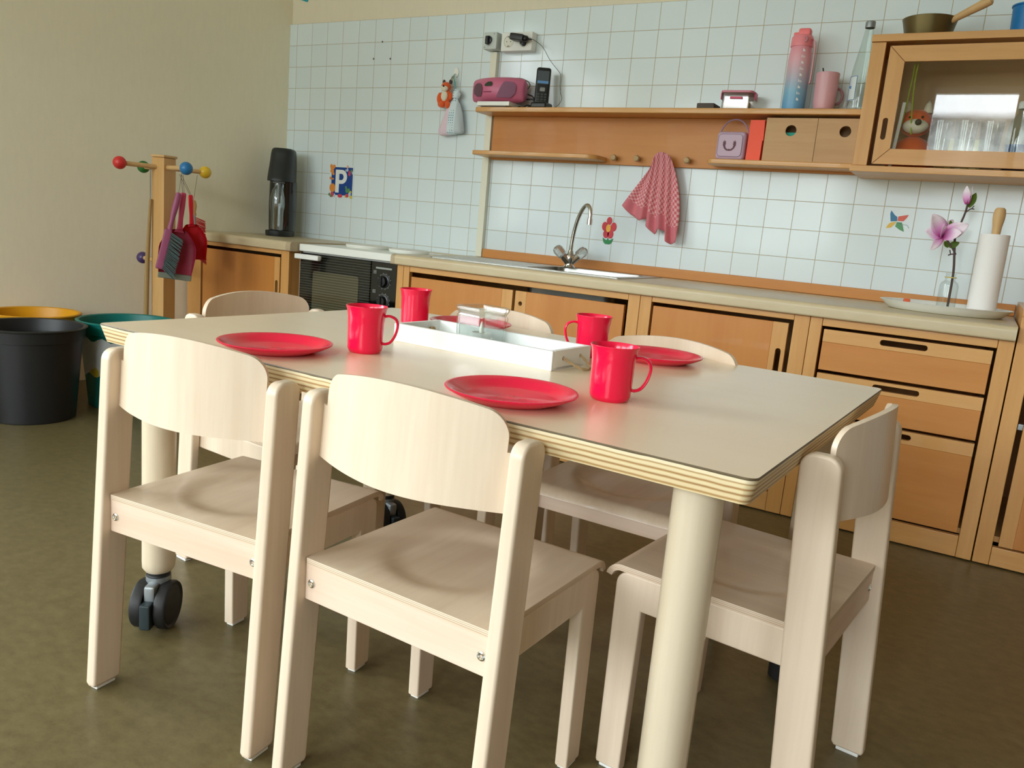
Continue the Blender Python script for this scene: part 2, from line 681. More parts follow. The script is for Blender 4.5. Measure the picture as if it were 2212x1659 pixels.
o = obj('table_top', bm, [PLY, LAMINATE], tbl, local=True)
LEGW = grained('table_leg_beech', rgb(216, 203, 178), rgb(204, 188, 160), 0.35, 'Z', 4, 22, coat=0.2)
RUB = mat('black_rubber', rgb(26, 26, 26), 0.55)
for i, (lx, ly) in enumerate(((0.075, 0.074), (0.075, Wd - 0.074), (L - 0.082, 0.074), (L - 0.079, Wd - 0.074))):
    bm = new()
    zb = 0.112 if i < 2 else 0.04
    lathe(bm, [(0, zb), (0.024, zb), (0.0295, zb + 0.008), (0.030, zb + 0.02), (0.030, 0.552), (0, 0.552)], 40, (lx, ly, 0))
    lg = obj('leg', bm, LEGW, tbl, local=True)
    if i < 2:
        # twin wheel caster, swivelled so that its wheels trail towards the room
        M = Matrix.Translation((lx, ly, 0)) @ Matrix.Rotation(math.radians(33 if i == 0 else 70), 4, 'Z')
        bm = new()
        lathe(bm, [(0, 0.102), (0.021, 0.102), (0.022, 0.1035), (0.021, 0.106), (0.022, 0.1085), (0.021, 0.113), (0, 0.113)], 28, (lx, ly, 0))
        obj('swivel_ring', bm, RUB, lg, local=True)
        bm = new()
        lathe(bm, [(0, 0.090), (0.0225, 0.090), (0.023, 0.102), (0, 0.102)], 28, (lx, ly, 0))
        box(bm, -0.011, 0.011, -0.044, 0.012, 0.058, 0.095, 0.006, 2, M)
        obj('caster_fork', bm, GREY_M, lg, local=True)
        for s in (-1, 1):
            bm = new()
            Mw = M @ Matrix.Translation((s * 0.0225, -0.010, 0.0465)) @ Matrix.Rotation(PI / 2, 4, 'Y')
            lathe(bm, [(0, -0.009), (0.034, -0.010), (0.038, -0.008), (0.044, -0.011), (0.0465, -0.007), (0.0465, 0.007), (0.044, 0.011), (0.038, 0.008), (0.034, 0.010), (0, 0.009)], 44, (0, 0, 0), Mw)
            obj('wheel', bm, RUB, lg, local=True)
        bm = new()
        box(bm, -0.0105, 0.0105, -0.064, -0.036, 0.016, 0.066, 0.004, 2, M)
        obj('brake_pedal', bm, mat('dark_slate_plastic', rgb(34, 46, 48), 0.45), lg, local=True)
    else:
        bm = new()
        lathe(bm, [(0, 0), (0.022, 0), (0.028, 0.004), (0.0285, 0.04), (0, 0.04)], 32, (lx, ly, 0))
        obj('foot', bm, RUB, lg, local=True)

# ------------------------------------------------------------------ chairs
CW, CT, CD, RK, HP = 0.180, 0.021, 0.052, 0.060, 0.574
ZS, YS, LS = 0.337, 0.033, 0.289
WI = CW - CT


def post_outline():
    def yb(z):
        return RK * z
    pts = [(yb(0.006) + 0.003, 0.006), (yb(0.006) + CD - 0.004, 0.006), (yb(0.012) + CD, 0.012)]
    r = 0.019
    zt = HP
    n = 6
    c1 = (yb(zt - r) + CD - r, zt - r)
    for i in range(n + 1):
        a = PI / 2 * i / n
        pts.append((c1[0] + r * math.cos(a), c1[1] + r * math.sin(a)))
    c2 = (yb(zt - r) + r, zt - r)
    for i in range(n + 1):
        a = PI / 2 + PI / 2 * i / n
        pts.append((c2[0] + r * math.cos(a), c2[1] + r * math.sin(a)))
    pts.append((yb(0.012), 0.012))
    return pts


def top_of(s):
    a = abs(s)
    if a > 0.1452:
        return 0.556
    r = 0.026
    arch = 0.599 + 0.018 * (1 - (a / 0.1452) ** 2)
    if a > 0.1452 - r:
        q = a - (0.1452 - r)
        return arch - r + math.sqrt(max(r * r - q * q, 0))
    return arch


def back_y(s, z):
    return RK * z + 0.027 - 0.040 * (1 - (s / WI) ** 2)


def make_chair():
    t = thing('child_chair', '', 'chair', (0, 0, 0), 0)
    # rear posts
    for s in (-1, 1):
        bm = new()
        x0 = WI if s > 0 else -CW
        plate(bm, post_outline(), (), CT, Matrix.Translation((x0, 0, 0)) @ YZ, bev=0.0045)
        lg = obj('leg', bm, BEECH, t, local=True, angle=50)
        bm = new()
        box(bm, x0 + 0.003, x0 + CT - 0.003, 0.008, 0.044, 0.0, 0.0065, 0.001, 1)
        obj('glide', bm, WHITE_M, lg, local=True)
    # front leg and side rail in one piece, inside the posts
    yf = YS + LS + 0.006
    for s in (-1, 1):
        pts = [(YS + 0.020, 0.3275), (YS + 0.020, 0.274)]
        pts += [(yf - 0.046, 0.274), (yf - 0.046 + 0.004, 0.006), (yf - 0.002, 0.006), (yf, 0.010)]
        r = 0.020
        for i in range(7):
            a = PI / 2 * i / 6
            pts.append((yf - r + r * math.cos(a), 0.3275 - r + r * math.sin(a)))
        bm = new()
        x0 = WI - 0.0225 if s > 0 else -WI + 0.0005
        plate(bm, pts, (), 0.022, Matrix.Translation((x0, 0, 0)) @ YZ, bev=0.003)
        sf = obj('side_frame', bm, BEECH, t, local=True, angle=50)
        bm = new()
        box(bm, x0 + 0.003, x0 + 0.019, yf - 0.038, yf - 0.006, 0.0, 0.0065, 0.001, 1)
        obj('glide', bm, WHITE_M, sf, local=True)
    bm = new()
    box(bm, -WI, WI, YS + 0.001, YS + 0.020, 0.274, 0.3275, 0.002)
    rr = obj('rear_rail', bm, BEECH_X, t, local=True)
    for s in (-1, 1):
        bm = new()
        Ms = Matrix.Translation((s * 0.146, YS + 0.001, 0.301)) @ Matrix.Rotation(PI / 2, 4, 'X')
        lathe(bm, [(0.0022, 0.0), (0.0025, 0.0015), (0.0045, 0.0022), (0.0062, 0.0015), (0.0066, 0.0), (0.0022, 0.0)], 20, (0, 0, 0), Ms)
        obj('screw', bm, CHROME, rr, local=True)
    bm = new()
    box(bm, -WI + 0.022, WI - 0.022, yf - 0.034, yf - 0.014, 0.280, 0.3265, 0.002)
    obj('front_rail', bm, BEECH_X, t, local=True)
    # seat: plywood with a dished middle and a rounded front
    bm = new()
    th = 0.0095
    path = []
    ny = 22
    for i in range(ny + 1):
        path.append((YS + LS * i / ny, ZS, 0.0))
    R = 0.024
    for i in range(1, 9):
        a = math.radians(78) * i / 8
        path.append((YS + LS + R * math.sin(a), ZS - R + R * math.cos(a), a))
    nx = 28
    tops, bots = [], []
    for (y, z, a) in path:
        rt, rb = [], []
        for j in range(nx + 1):
            x = -WI + 2 * WI * j / nx
            fx = x
            if y - YS < 0.008:      # slightly rounded rear corners
                fx = x * (1 - 0.015 * (1 - (y - YS) / 0.008))
            d = math.hypot(fx, (y - (YS + 0.150)))
            q = min(max((0.118 - d) / 0.035, 0), 1)
            dz = -0.0065 * q * q * (3 - 2 * q)
            rt.append(bm.verts.new((fx, y, z + dz)))
            rb.append(bm.verts.new((fx, y - th * math.sin(a), z - th * math.cos(a) + dz)))
        tops.append(rt)
        bots.append(rb)
    for i in range(len(path) - 1):
        for j in range(nx):
            bm.faces.new((tops[i][j], tops[i][j + 1], tops[i + 1][j + 1], tops[i + 1][j]))
            bm.faces.new((bots[i][j], bots[i + 1][j], bots[i + 1][j + 1], bots[i][j + 1]))
        for j in (0, nx):
            f = bm.faces.new((tops[i][j], tops[i + 1][j], bots[i + 1][j], bots[i][j]))
            f.material_index = 1
    for i in (0, len(path) - 1):
        for j in range(nx):
            f = bm.faces.new((tops[i][j], tops[i][j + 1], bots[i][j + 1], bots[i][j]))
            f.material_index = 1
    SEATPLY = layered('seat_ply_edge', [(0.0, rgb(214, 192, 166)), (0.18, rgb(214, 192, 166)), (0.25, rgb(170, 142, 112)), (0.34, rgb(220, 200, 176)), (0.45, rgb(220, 200, 176)), (0.52, rgb(166, 138, 110)),
                                        (0.60, rgb(222, 204, 180)), (0.72, rgb(222, 204, 180)), (0.78, rgb(176, 148, 118)), (0.86, rgb(224, 206, 184)), (1.0, rgb(224, 206, 184))], 0.5, ZS - th, ZS)
    obj('seat', bm, [BEECH_Y, SEATPLY], t, local=True, angle=40)
    # backrest: curved plywood between the posts, standing above them
    bm = new()
    ss = []
    for i in range(5):
        ss.append(0.1453 + (WI - 0.1453) * (1 - i / 4))
    for i in range(9):
        ss.append(0.1452 - 0.026 * (1 - math.cos(PI / 2 * i / 8)))
    for i in range(1, 13):
        ss.append((0.1452 - 0.026) * (1 - i / 12))
    ss = ss + [-q for q in reversed(ss[:-1])]
    nz = 10
    fr, bk = [], []
    th = 0.0042
    for s in ss:
        cf, cbk = [], []
        dyds = 0.040 * 2 * s / WI ** 2
        nl = math.hypot(1, dyds)
        nxx, nyy = -dyds / nl, 1 / nl
        zt = top_of(s)
        zb = 0.480 - 0.002 * math.cos(PI * s / WI)
        for k2 in range(nz + 1):
            z = zb + (zt - zb) * k2 / nz
            y = back_y(s, z)
            cf.append(bm.verts.new((s + nxx * th, y + nyy * th, z)))
            cbk.append(bm.verts.new((s - nxx * th, y - nyy * th, z)))
        fr.append(cf)
        bk.append(cbk)
    for i in range(len(ss) - 1):
        for k2 in range(nz):
            bm.faces.new((fr[i][k2], fr[i][k2 + 1], fr[i + 1][k2 + 1], fr[i + 1][k2]))
            bm.faces.new((bk[i][k2], bk[i + 1][k2], bk[i + 1][k2 + 1], bk[i][k2 + 1]))
        for k2 in (0, nz):
            bm.faces.new((fr[i][k2], fr[i + 1][k2], bk[i + 1][k2], bk[i][k2]))
    for i in (0, len(ss) - 1):
        for k2 in range(nz):
            bm.faces.new((fr[i][k2], fr[i][k2 + 1], bk[i][k2 + 1], bk[i][k2]))
    obj('backrest', bm, BEECH, t, local=True, angle=40)
    return t


CH_G = 'chairs around the table'
chair = make_chair()
chair['group'] = CH_G
chair['label'] = "pale beech child's chair seen from behind at the table's near side, next to black bin"
chair.location = (2.200, -2.358, 0)
chair.rotation_euler = (0, 0, 0.077)
for (x, y, a, lab) in (
        (2.600, -2.349, -0.041, "pale beech child's chair seen from behind, in front of the plate nearest the viewer"),
        (3.139, -1.899, 1.465, "pale beech child's chair at the table's right short end, before the drawer cabinet"),
        (1.700, -1.765, -PI / 2 - 0.10, "pale beech child's chair at the table's left short end, before the oven"),
        (2.200, -1.375, PI + 0.03, "pale beech child's chair tucked in at the far side, behind the glass candle jar"),
        (2.655, -1.432, PI - 0.02, "pale beech child's chair tucked in at the far side, behind the rightmost far plate")):
    dup(chair, (x, y, 0), a, lab)

# ------------------------------------------------------------------ table setting
PL_G, MUG_G = 'red plates on the table', 'red mugs on the table'
PROF = [(0, 0.0015), (0.050, 0.0015), (0.056, 0.0), (0.062, 0.0), (0.066, 0.0025), (0.080, 0.0075), (0.0915, 0.0135), (0.0925, 0.0150), (0.0915, 0.0160), (0.088, 0.0158), (0.076, 0.0105), (0.067, 0.0060), (0.062, 0.0046), (0.060, 0.0040), (0.020, 0.0040), (0.018, 0.0033), (0.006, 0.0033), (0.004, 0.0040), (0, 0.0042)]
plates = [(2.213, -2.158, "red plastic plate beside the near left chair's backrest"),
          (2.664, -2.158, 'red plastic plate nearest the viewer, left of the nearest mug'),
          (2.212, -1.572, 'red plastic plate behind the glass candle jar and tray'),
          (2.664, -1.600, 'red plastic plate at the far side, right of the two right mugs')]
p0 = None
for (x, y, lab) in plates:
    if p0 is None:
        bm = new()
        lathe(bm, PROF, 64)
        p0 = tag(obj('plate', bm, RED_P, local=True, angle=60), lab, 'plate', PL_G)
        p0.location = (x, y, TZ)
    else:
        dup(p0, (x, y, TZ), None, lab)


def make_mug(lab):
    t = thing('mug', lab, 'mug', (0, 0, 0), 0, MUG_G)
    bm = new()
    lathe(bm, [(0, 0.002), (0.022, 0.0015), (0.0245, 0.0), (0.0275, 0.002), (0.0300, 0.008), (0.0315, 0.060), (0.0335, 0.0745), (0.0352, 0.0785), (0.0350, 0.0800), (0.0338, 0.0795), (0.0318, 0.0735), (0.0294, 0.060), (0.0278, 0.009), (0.025, 0.005), (0, 0.0045)], 56)
    obj('body', bm, RED_P, t, local=True, angle=50)
    bm = new()
    path = smooth_path([(0.0305, 0, 0.0635), (0.040, 0, 0.0650), (0.0505, 0, 0.0600), (0.0540, 0, 0.0490), (0.0505, 0, 0.0330), (0.0430, 0, 0.0205), (0.0345, 0, 0.0165), (0.0295, 0, 0.0170)], 5)
    n = len(path)
    # flat strap section
    prev = None
    for i, p in enumerate(path):
        d = (path[min(i + 1, n - 1)] - path[max(i - 1, 0)]).normalized()
        u = Vector((0, 1, 0))
        w = d.cross(u)
        ring = [bm.verts.new(p + u * (0.0058 * math.cos(a)) + w * (0.0024 * math.sin(a))) for a in [2 * PI * j / 14 for j in range(14)]]
        if prev:
            for j in range(14):
                bm.faces.new((prev[j], prev[(j + 1) % 14], ring[(j + 1) % 14], ring[j]))
        else:
            bm.faces.new(list(reversed(ring)))
        prev = ring
    bm.faces.new(prev)
    obj('handle', bm, RED_P, t, local=True, angle=50)
    return t


mugs = [(2.300, -2.037, 0.55, 'red plastic mug at the near side, beside the left plate'),
        (2.118, -1.658, 2.1, 'red plastic mug at the far left, its handle turned out of sight'),
        (2.562, -1.680, 3.75, 'red plastic mug behind the end of the white tray, handle to the left'),
        (2.758, -2.035, 0.42, 'red plastic mug nearest the viewer, right of the near plate')]
mg = None
for (x, y, a, lab) in mugs:
    if mg is None:
        mg = make_mug(lab)
        mg.location = (x, y, TZ)
        mg.rotation_euler = (0, 0, a)
    else:
        dup(mg, (x, y, TZ), a, lab)

# white wooden tray with rope handles
t = thing('tray', 'narrow white wooden tray with rope handles in the middle of the table', 'tray', (2.422, -1.828, TZ), math.radians(-3.2))
bm = new()
hl, hw = 0.1765, 0.064
box(bm, -hl, hl, -hw, hw, 0.0, 0.006, 0.001, 1)
TW = mat('tray_white', rgb(240, 243, 240), 0.42)
o = obj('base', bm, TW, t, local=True)
for s in (-1, 1):
    bm = new()
    box(bm, -hl, hl, s * hw - 0.0045 if s < 0 else hw - 0.0045, -hw + 0.0045 if s < 0 else hw + 0.0045, 0.0, 0.034, 0.001, 1)
    obj('side_wall', bm, TW, t, local=True)
for s in (-1, 1):
    bm = new()
    hs = [circle(-0.030, 0.019, 0.0038, 14), circle(0.030, 0.019, 0.0038, 14)]
    x0 = s * hl - (0.0 if s < 0 else 0.009)
    plate(bm, [(-hw + 0.0045, 0), (hw - 0.0045, 0), (hw - 0.0045, 0.034), (-hw + 0.0045, 0.034)], hs, 0.009, Matrix.Translation((x0, 0, 0)) @ YZ)
    obj('end_wall', bm, TW, t, local=True, angle=40)
    bm = new()
    e = s * hl
    pts = smooth_path([(e - s * 0.016, -0.030, 0.019), (e, -0.030, 0.019), (e + s * 0.014, -0.026, 0.012), (e + s * 0.030, -0.012, 0.0036), (e + s * 0.032, 0.010, 0.0034), (e + s * 0.016, 0.026, 0.010), (e, 0.030, 0.019), (e - s * 0.016, 0.030, 0.019)], 6)
    for ph in (0, PI):
        tw = []
        for i, p in enumerate(pts):
            a = i * 0.9 + ph
            tw.append(p + Vector((0.0010 * math.cos(a) * 0.4, 0.0012 * math.cos(a), 0.0012 * math.sin(a))))
        tube(bm, tw, 0.0015, 7)
    for yy in (-0.030, 0.030):
        ball(bm, (e - s * 0.016, yy, 0.019), 0.0055, 10)
    obj('rope_handle', bm, mat('jute_rope', rgb(176, 148, 108), 0.9), t, local=True)

# square glass jar with an LED tea light
jar_loc = (2.388, -1.806, TZ + 0.006)
t = thing('candle_jar', 'square clear glass jar standing in the white tray', 'jar', jar_loc, math.radians(-12))
bm = new()


def sq_ring(h, z, r):
    return [bm.verts.new((p[0], p[1], z)) for p in rrect(-h, h, -h, h, r, 5)]


rg = [sq_ring(0.030, 0.0, 0.010), sq_ring(0.0345, 0.003, 0.011), sq_ring(0.036, 0.010, 0.010), sq_ring(0.0375, 0.056, 0.010), sq_ring(0.0355, 0.060, 0.012), sq_ring(0.0375, 0.064, 0.012), sq_ring(0.0395, 0.068, 0.012), sq_ring(0.0395, 0.073, 0.012), sq_ring(0.0375, 0.0745, 0.012),
      sq_ring(0.0355, 0.0735, 0.011), sq_ring(0.0350, 0.066, 0.011), sq_ring(0.0325, 0.060, 0.010), sq_ring(0.0340, 0.055, 0.009), sq_ring(0.0325, 0.012, 0.009), sq_ring(0.029, 0.008, 0.009)]
for a, b2 in zip(rg, rg[1:]):
    for i in range(len(a)):
        bm.faces.new((a[i], a[(i + 1) % len(a)], b2[(i + 1) % len(a)], b2[i]))
bm.faces.new(list(reversed(rg[0])))
bm.faces.new(rg[-1])
JARG = thin_glass('jar_glass', (0.93, 0.955, 0.945, 1), 1.6, 2.2, 0.85)
obj('glass_body', bm, JARG, t, local=True, angle=50)
t = thing('tea_light', 'white LED tea light inside the square glass jar', 'candle', (jar_loc[0], jar_loc[1], jar_loc[2] + 0.0085), 0)
bm = new()
lathe(bm, [(0, 0), (0.0185, 0), (0.0190, 0.001), (0.0190, 0.0155), (0.0178, 0.0165), (0.005, 0.0150), (0, 0.0150)], 36)
obj('body', bm, WHITE_M, t, local=True)
bm = new()
lathe(bm, [(0, 0.015), (0.0036, 0.0155), (0.0042, 0.020), (0.0036, 0.028), (0.0018, 0.035), (0, 0.039)], 18)
obj('flame', bm, mat('flame_white', rgb(245, 244, 232), 0.35), t, local=True)

# ------------------------------------------------------------------ base cabinets
YF = -0.55
ZT = 0.633


def carcass(bm, X0, X1, zt=ZT, zb=0.066, back=-0.02):
    box(bm, X0 + 0.001, X0 + 0.018, YF + 0.02, back, 0.012, zt)
    box(bm, X1 - 0.018, X1 - 0.001, YF + 0.02, back, 0.012, zt)
    box(bm, X0 + 0.018, X1 - 0.018, YF + 0.03, back, zb, zb + 0.016)
    box(bm, X0 + 0.018, X1 - 0.018, back - 0.012, back, zb, zt)


def stile(t, x0, x1, zt=ZT, zb=0.004, yf=YF):
    bm = new()
    box(bm, x0 + 0.0006, x1 - 0.0006, yf, yf + 0.022, zb, zt, 0.002)
    return obj('stile', bm, FRAME, t)


def rail(t, x0, x1, z0, z1, y0=YF, name='rail'):
    bm = new()
    box(bm, x0, x1, y0 + 0.001, y0 + 0.021, z0, z1, 0.002)
    return obj(name, bm, FRAME_X, t)


def slot_v(x, z0, z1, r):
    return rrect(x - r, x + r, z0, z1, r * 0.98, 6)


def door(t, x0, x1, z0, z1, grip, slot=None, yf=YF + 0.004, gripside='R'):
    """panel with a lighter grip strip on one side"""
    bm = new()
    if gripside == 'R':
        px0, px1, gx0, gx1 = x0, x1 - grip, x1 - grip, x1
    else:
        px0, px1, gx0, gx1 = x0 + grip, x1, x0, x0 + grip
    box(bm, px0, px1, yf, yf + 0.016, z0, z1, 0.001, 1)
    d = obj('door', bm, PANEL, t)
    if grip > 0:
        bm = new()
        plate(bm, [(gx0, z0), (gx1, z0), (gx1, z1), (gx0, z1)], [slot] if slot else [], 0.016, onwall(yf + 0.016))
        obj('grip_strip', bm, FRAME, d, angle=40)
    return d


# corner cabinet left of the stove
xl = lwx(YF) + 0.012
t = thing('base_cabinet', 'corner base cabinet with one orange door, left of the white stove', 'cabinet', (0.28, -0.28, 0))
bm = new()
carcass(bm, xl, 0.604)
obj('carcass', bm, FRAME, t)
stile(t, xl, 0.042)
stile(t, 0.556, 0.604)
rail(t, 0.042, 0.556, 0.614, ZT)
rail(t, 0.042, 0.556, 0.004, 0.066)
door(t, 0.049, 0.546, 0.070, 0.600, 0.032, slot_v(0.528, 0.36, 0.50, 0.008))

# sink cabinet with two sliding doors
t = thing('base_cabinet', 'wide base cabinet with two sliding doors under the sink', 'cabinet', (1.70, -0.28, 0))
bm = new()
carcass(bm, 1.190, 2.215)
obj('carcass', bm, FRAME, t)
stile(t, 1.190, 1.222)
stile(t, 1.222, 1.252)
stile(t, 2.172, 2.215)
rail(t, 1.252, 2.172, 0.610, ZT)
rail(t, 1.252, 2.172, 0.004, 0.066)
door(t, 1.260, 1.722, 0.070, 0.592, 0.045, yf=YF + 0.003)
d = door(t, 1.734, 2.160, 0.070, 0.592, 0.046, yf=YF + 0.003, gripside='L', slot=circle(1.757, 0.547, 0.008, 16))

# one door cabinet
t = thing('base_cabinet', 'base cabinet with one orange door and slot grip, left of the drawers', 'cabinet', (2.49, -0.28, 0))
bm = new()
carcass(bm, 2.215, 2.761)
obj('carcass', bm, FRAME, t)
stile(t, 2.215, 2.256)
stile(t, 2.714, 2.761)
rail(t, 2.256, 2.714, 0.614, ZT)
rail(t, 2.256, 2.714, 0.004, 0.066)
door(t, 2.262, 2.700, 0.070, 0.602, 0.046, slot_v(2.680, 0.395, 0.522, 0.0085))

# drawer cabinet
t = thing('drawer_cabinet', 'base cabinet with three wooden drawers at the right end of the worktop', 'cabinet', (3.03, -0.28, 0))
bm = new()
carcass(bm, 2.761, 3.292)
obj('carcass', bm, FRAME, t)
stile(t, 2.761, 2.797)
stile(t, 3.252, 3.292)
rail(t, 2.797, 3.252, 0.608, ZT)
rail(t, 2.797, 3.252, 0.004, 0.066)
for (z1, z0) in ((0.599, 0.477), (0.467, 0.345), (0.336, 0.074)):
    bm = new()
    box(bm, 2.804, 3.245, YF + 0.004, YF + 0.020, z0, z1 - 0.0375, 0.001, 1)
    for xx in (2.81, 3.228):
        box(bm, xx, xx + 0.010, YF + 0.02, -0.10, z0 + 0.01, z1 - 0.03)
    box(bm, 2.81, 3.238, -0.11, -0.10, z0 + 0.01, z1 - 0.03)
    box(bm, 2.81, 3.238, YF + 0.02, -0.10, z0 + 0.008, z0 + 0.014)
    dr = obj('drawer', bm, PANEL_X, t)
    bm = new()
    zc = z1 - 0.0175
    plate(bm, [(2.804, z1 - 0.037), (3.245, z1 - 0.037), (3.245, z1), (2.804, z1)], [rrect(2.961, 3.086, zc - 0.0085, zc + 0.0085, 0.0083, 6)], 0.017, onwall(YF + 0.020))
    obj('grip_strip', bm, FRAME_X, dr, angle=40)

# tall cabinet at the right edge
t = thing('tall_cabinet', 'slightly taller wooden cabinet cut by the right picture edge beside the drawers', 'cabinet', (3.58, -0.28, 0))
bm = new()
carcass(bm, 3.294, 3.86, 0.70)
box(bm, 3.294, 3.86, YF + 0.0, -0.02, 0.70, 0.722, 0.002)
obj('carcass', bm, FRAME, t)
stile(t, 3.294, 3.336, 0.70)
stile(t, 3.818, 3.86, 0.70)
rail(t, 3.336, 3.818, 0.004, 0.058)
rail(t, 3.336, 3.818, 0.68, 0.70)
door(t, 3.350, 3.805, 0.063, 0.665, 0.034, gripside='L')
bm = new()
box(bm, 3.336, 3.35, YF + 0.006, YF + 0.018, 0.395, 0.412, 0.002)
obj('hinge', bm, GREY_M, t)


# worktops with rounded front edge
def bull(bm, X0, X1, y0=-0.572, y1=-0.0, z0=ZT, z1=0.673, round_left=False):
    r = 0.014
    prof = [(y1, z0), (y1, z1)]
    for i in range(6):
        a = PI / 2 * i / 5
        prof.append((y0 + r - r * math.sin(a), z1 - r + r * math.cos(a)))
    for i in range(4):
        a = PI / 2 * i / 3
        prof.append((y0 + 0.006 - 0.006 * math.cos(a), z0 + 0.006 - 0.006 * math.sin(a)))
    plate(bm, prof, (), X1 - X0, Matrix.Translation((X0, 0, 0)) @ YZ)


bm = new()
bull(bm, -0.005, 0.604)
for v in bm.verts:       # left end follows the wall
    if v.co.x < 0.3:
        v.co.x = lwx(v.co.y) + 0.004
t = thing('worktop', 'short beige worktop in the corner under the black soda maker', 'worktop', (0.30, -0.28, ZT))
obj('slab', bm, WORKTOP, t)
bm = new()
bull(bm, 0.6045, 0.630)
obj('end_cap', bm, grained('grey_worktop_end', rgb(186, 168, 138), rgb(176, 158, 128), 0.4, 'X', 20, 3), t)
t = thing('worktop', 'long beige worktop with rounded front edge holding the steel sink', 'worktop', (2.24, -0.28, ZT))
SX0, SX1, SY0, SY1 = 1.690, 2.085, -0.465, -0.135       # basin opening
bm = new()
bull(bm, 1.192, SX0)
bull(bm, SX1, 3.290)
bull(bm, SX0, SX1, y1=SY0)
box(bm, SX0, SX1, SY1, 0.0, ZT, 0.673)
obj('slab', bm, WORKTOP, t)
bm = new()
bull(bm, 1.172, 1.1915)
obj('end_cap', bm, MATS['grey_worktop_end'], t)
# strip behind the stove
bm = new()
box(bm, 0.631, 1.1715, -0.045, 0.0, 0.640, 0.671, 0.002)
tag(obj('worktop_strip', bm, WORKTOP), 'narrow beige worktop strip between the stove and the tiles', 'worktop')

# wooden upstand behind the worktop
bm = new()
box(bm, 1.243, 3.292, -0.020, 0.0, 0.6735, 0.711, 0.003)
tag(obj('backsplash_board', bm, PANEL_X), 'low orange wooden upstand along the back of the long worktop', 'upstand')

# steel sink
t = thing('sink', 'stainless steel sink with drainer set into the worktop under the tap', 'sink', (1.72, -0.3, 0.673))
bm = new()
plate(bm, rrect(1.300, 2.115, -0.500, -0.075, 0.02, 5), [list(reversed(rrect(SX0 + 0.012, SX1 - 0.012, SY0 + 0.012, SY1 - 0.012, 0.04, 5)))], 0.0028, Matrix.Translation((0, 0, 0.6732)))
for i in range(9):
    box(bm, 1.34, 1.64, -0.46 + i * 0.036, -0.452 + i * 0.036, 0.6755, 0.6775, 0.0008, 1)
o = obj('sink_top', bm, STEEL, t)
bm = new()
r0 = [bm.verts.new((p[0], p[1], 0.674)) for p in rrect(SX0 + 0.012, SX1 - 0.012, SY0 + 0.012, SY1 - 0.012, 0.04, 5)]
r1 = [bm.verts.new((p[0], p[1], 0.55)) for p in rrect(SX0 + 0.022, SX1 - 0.022, SY0 + 0.022, SY1 - 0.022, 0.04, 5)]
r2 = [bm.verts.new((p[0], p[1], 0.535)) for p in rrect(SX0 + 0.037, SX1 - 0.037, SY0 + 0.037, SY1 - 0.037, 0.03, 5)]
for a, b2 in ((r0, r1), (r1, r2)):
    for i in range(len(a)):
        bm.faces.new((a[i], a[(i + 1) % len(a)], b2[(i + 1) % len(a)], b2[i]))
bm.faces.new(r2)
obj('basin', bm, STEEL, t)

# tap
tp = Vector((1.748, -0.160, 0.676))
t = thing('tap', 'chrome gooseneck tap with two clear knobs behind the sink', 'tap', tp)
bm = new()
lathe(bm, [(0, 0), (0.024, 0), (0.025, 0.003), (0.021, 0.008), (0.017, 0.012), (0.016, 0.022), (0.019, 0.030), (0.019, 0.048), (0.013, 0.056), (0.011, 0.066), (0.0095, 0.070), (0, 0.070)], 32, tp)
dirr = Vector((0.75, 0.66, 0))     # the handles spread left and right of the spout
for s in (-1, 1):
    d = (dirr * s + Vector((0, 0, 0.95))).normalized()
    a = tp + Vector((0, 0, 0.018))
    tube(bm, [a, a + d * 0.042], [0.0155, 0.015], 20)
obj('body', bm, CHROME, t)
KNOB = mat('clear_acrylic', rgb(222, 224, 218), 0.08, trans=0.75, ior=1.3)
for s in (-1, 1):
    d = (dirr * s + Vector((0, 0, 0.95))).normalized()
    a = tp + Vector((0, 0, 0.018)) + d * 0.042
    Mk = Matrix.Translation(a) @ d.to_track_quat('Z', 'Y').to_matrix().to_4x4()
    bm = new()
    lathe(bm, [(0, 0), (0.014, 0), (0.0195, 0.004), (0.021, 0.030), (0.017, 0.041), (0.009, 0.045), (0, 0.045)], 8, (0, 0, 0), Mk)
    kb = obj('knob', bm, KNOB, t, flat=True)
    bm = new()
    lathe(bm, [(0, 0.0452), (0.008, 0.0452), (0.008, 0.047), (0, 0.0475)], 16, (0, 0, 0), Mk)
    lathe(bm, [(0, -0.001), (0.0145, -0.001), (0.0145, 0.0015), (0, 0.0015)], 20, (0, 0, 0), Mk)
    obj('knob_cap', bm, CHROME, kb)
bm = new()
h = Vector((0.82, -0.57, 0))
pts = [tp + h * u + Vector((0, 0, z)) for u, z in ((0, 0.066), (0.004, 0.10), (0.014, 0.145), (0.032, 0.190), (0.058, 0.226), (0.083, 0.244), (0.105, 0.245), (0.121, 0.232), (0.127, 0.212), (0.127, 0.190))]
tube(bm, smooth_path(pts, 5), 0.0078, 18)
e = tp + h * 0.127
tube(bm, [e + Vector((0, 0, 0.197)), e + Vector((0, 0, 0.174))], 0.0102, 20)
obj('spout', bm, CHROME, t)

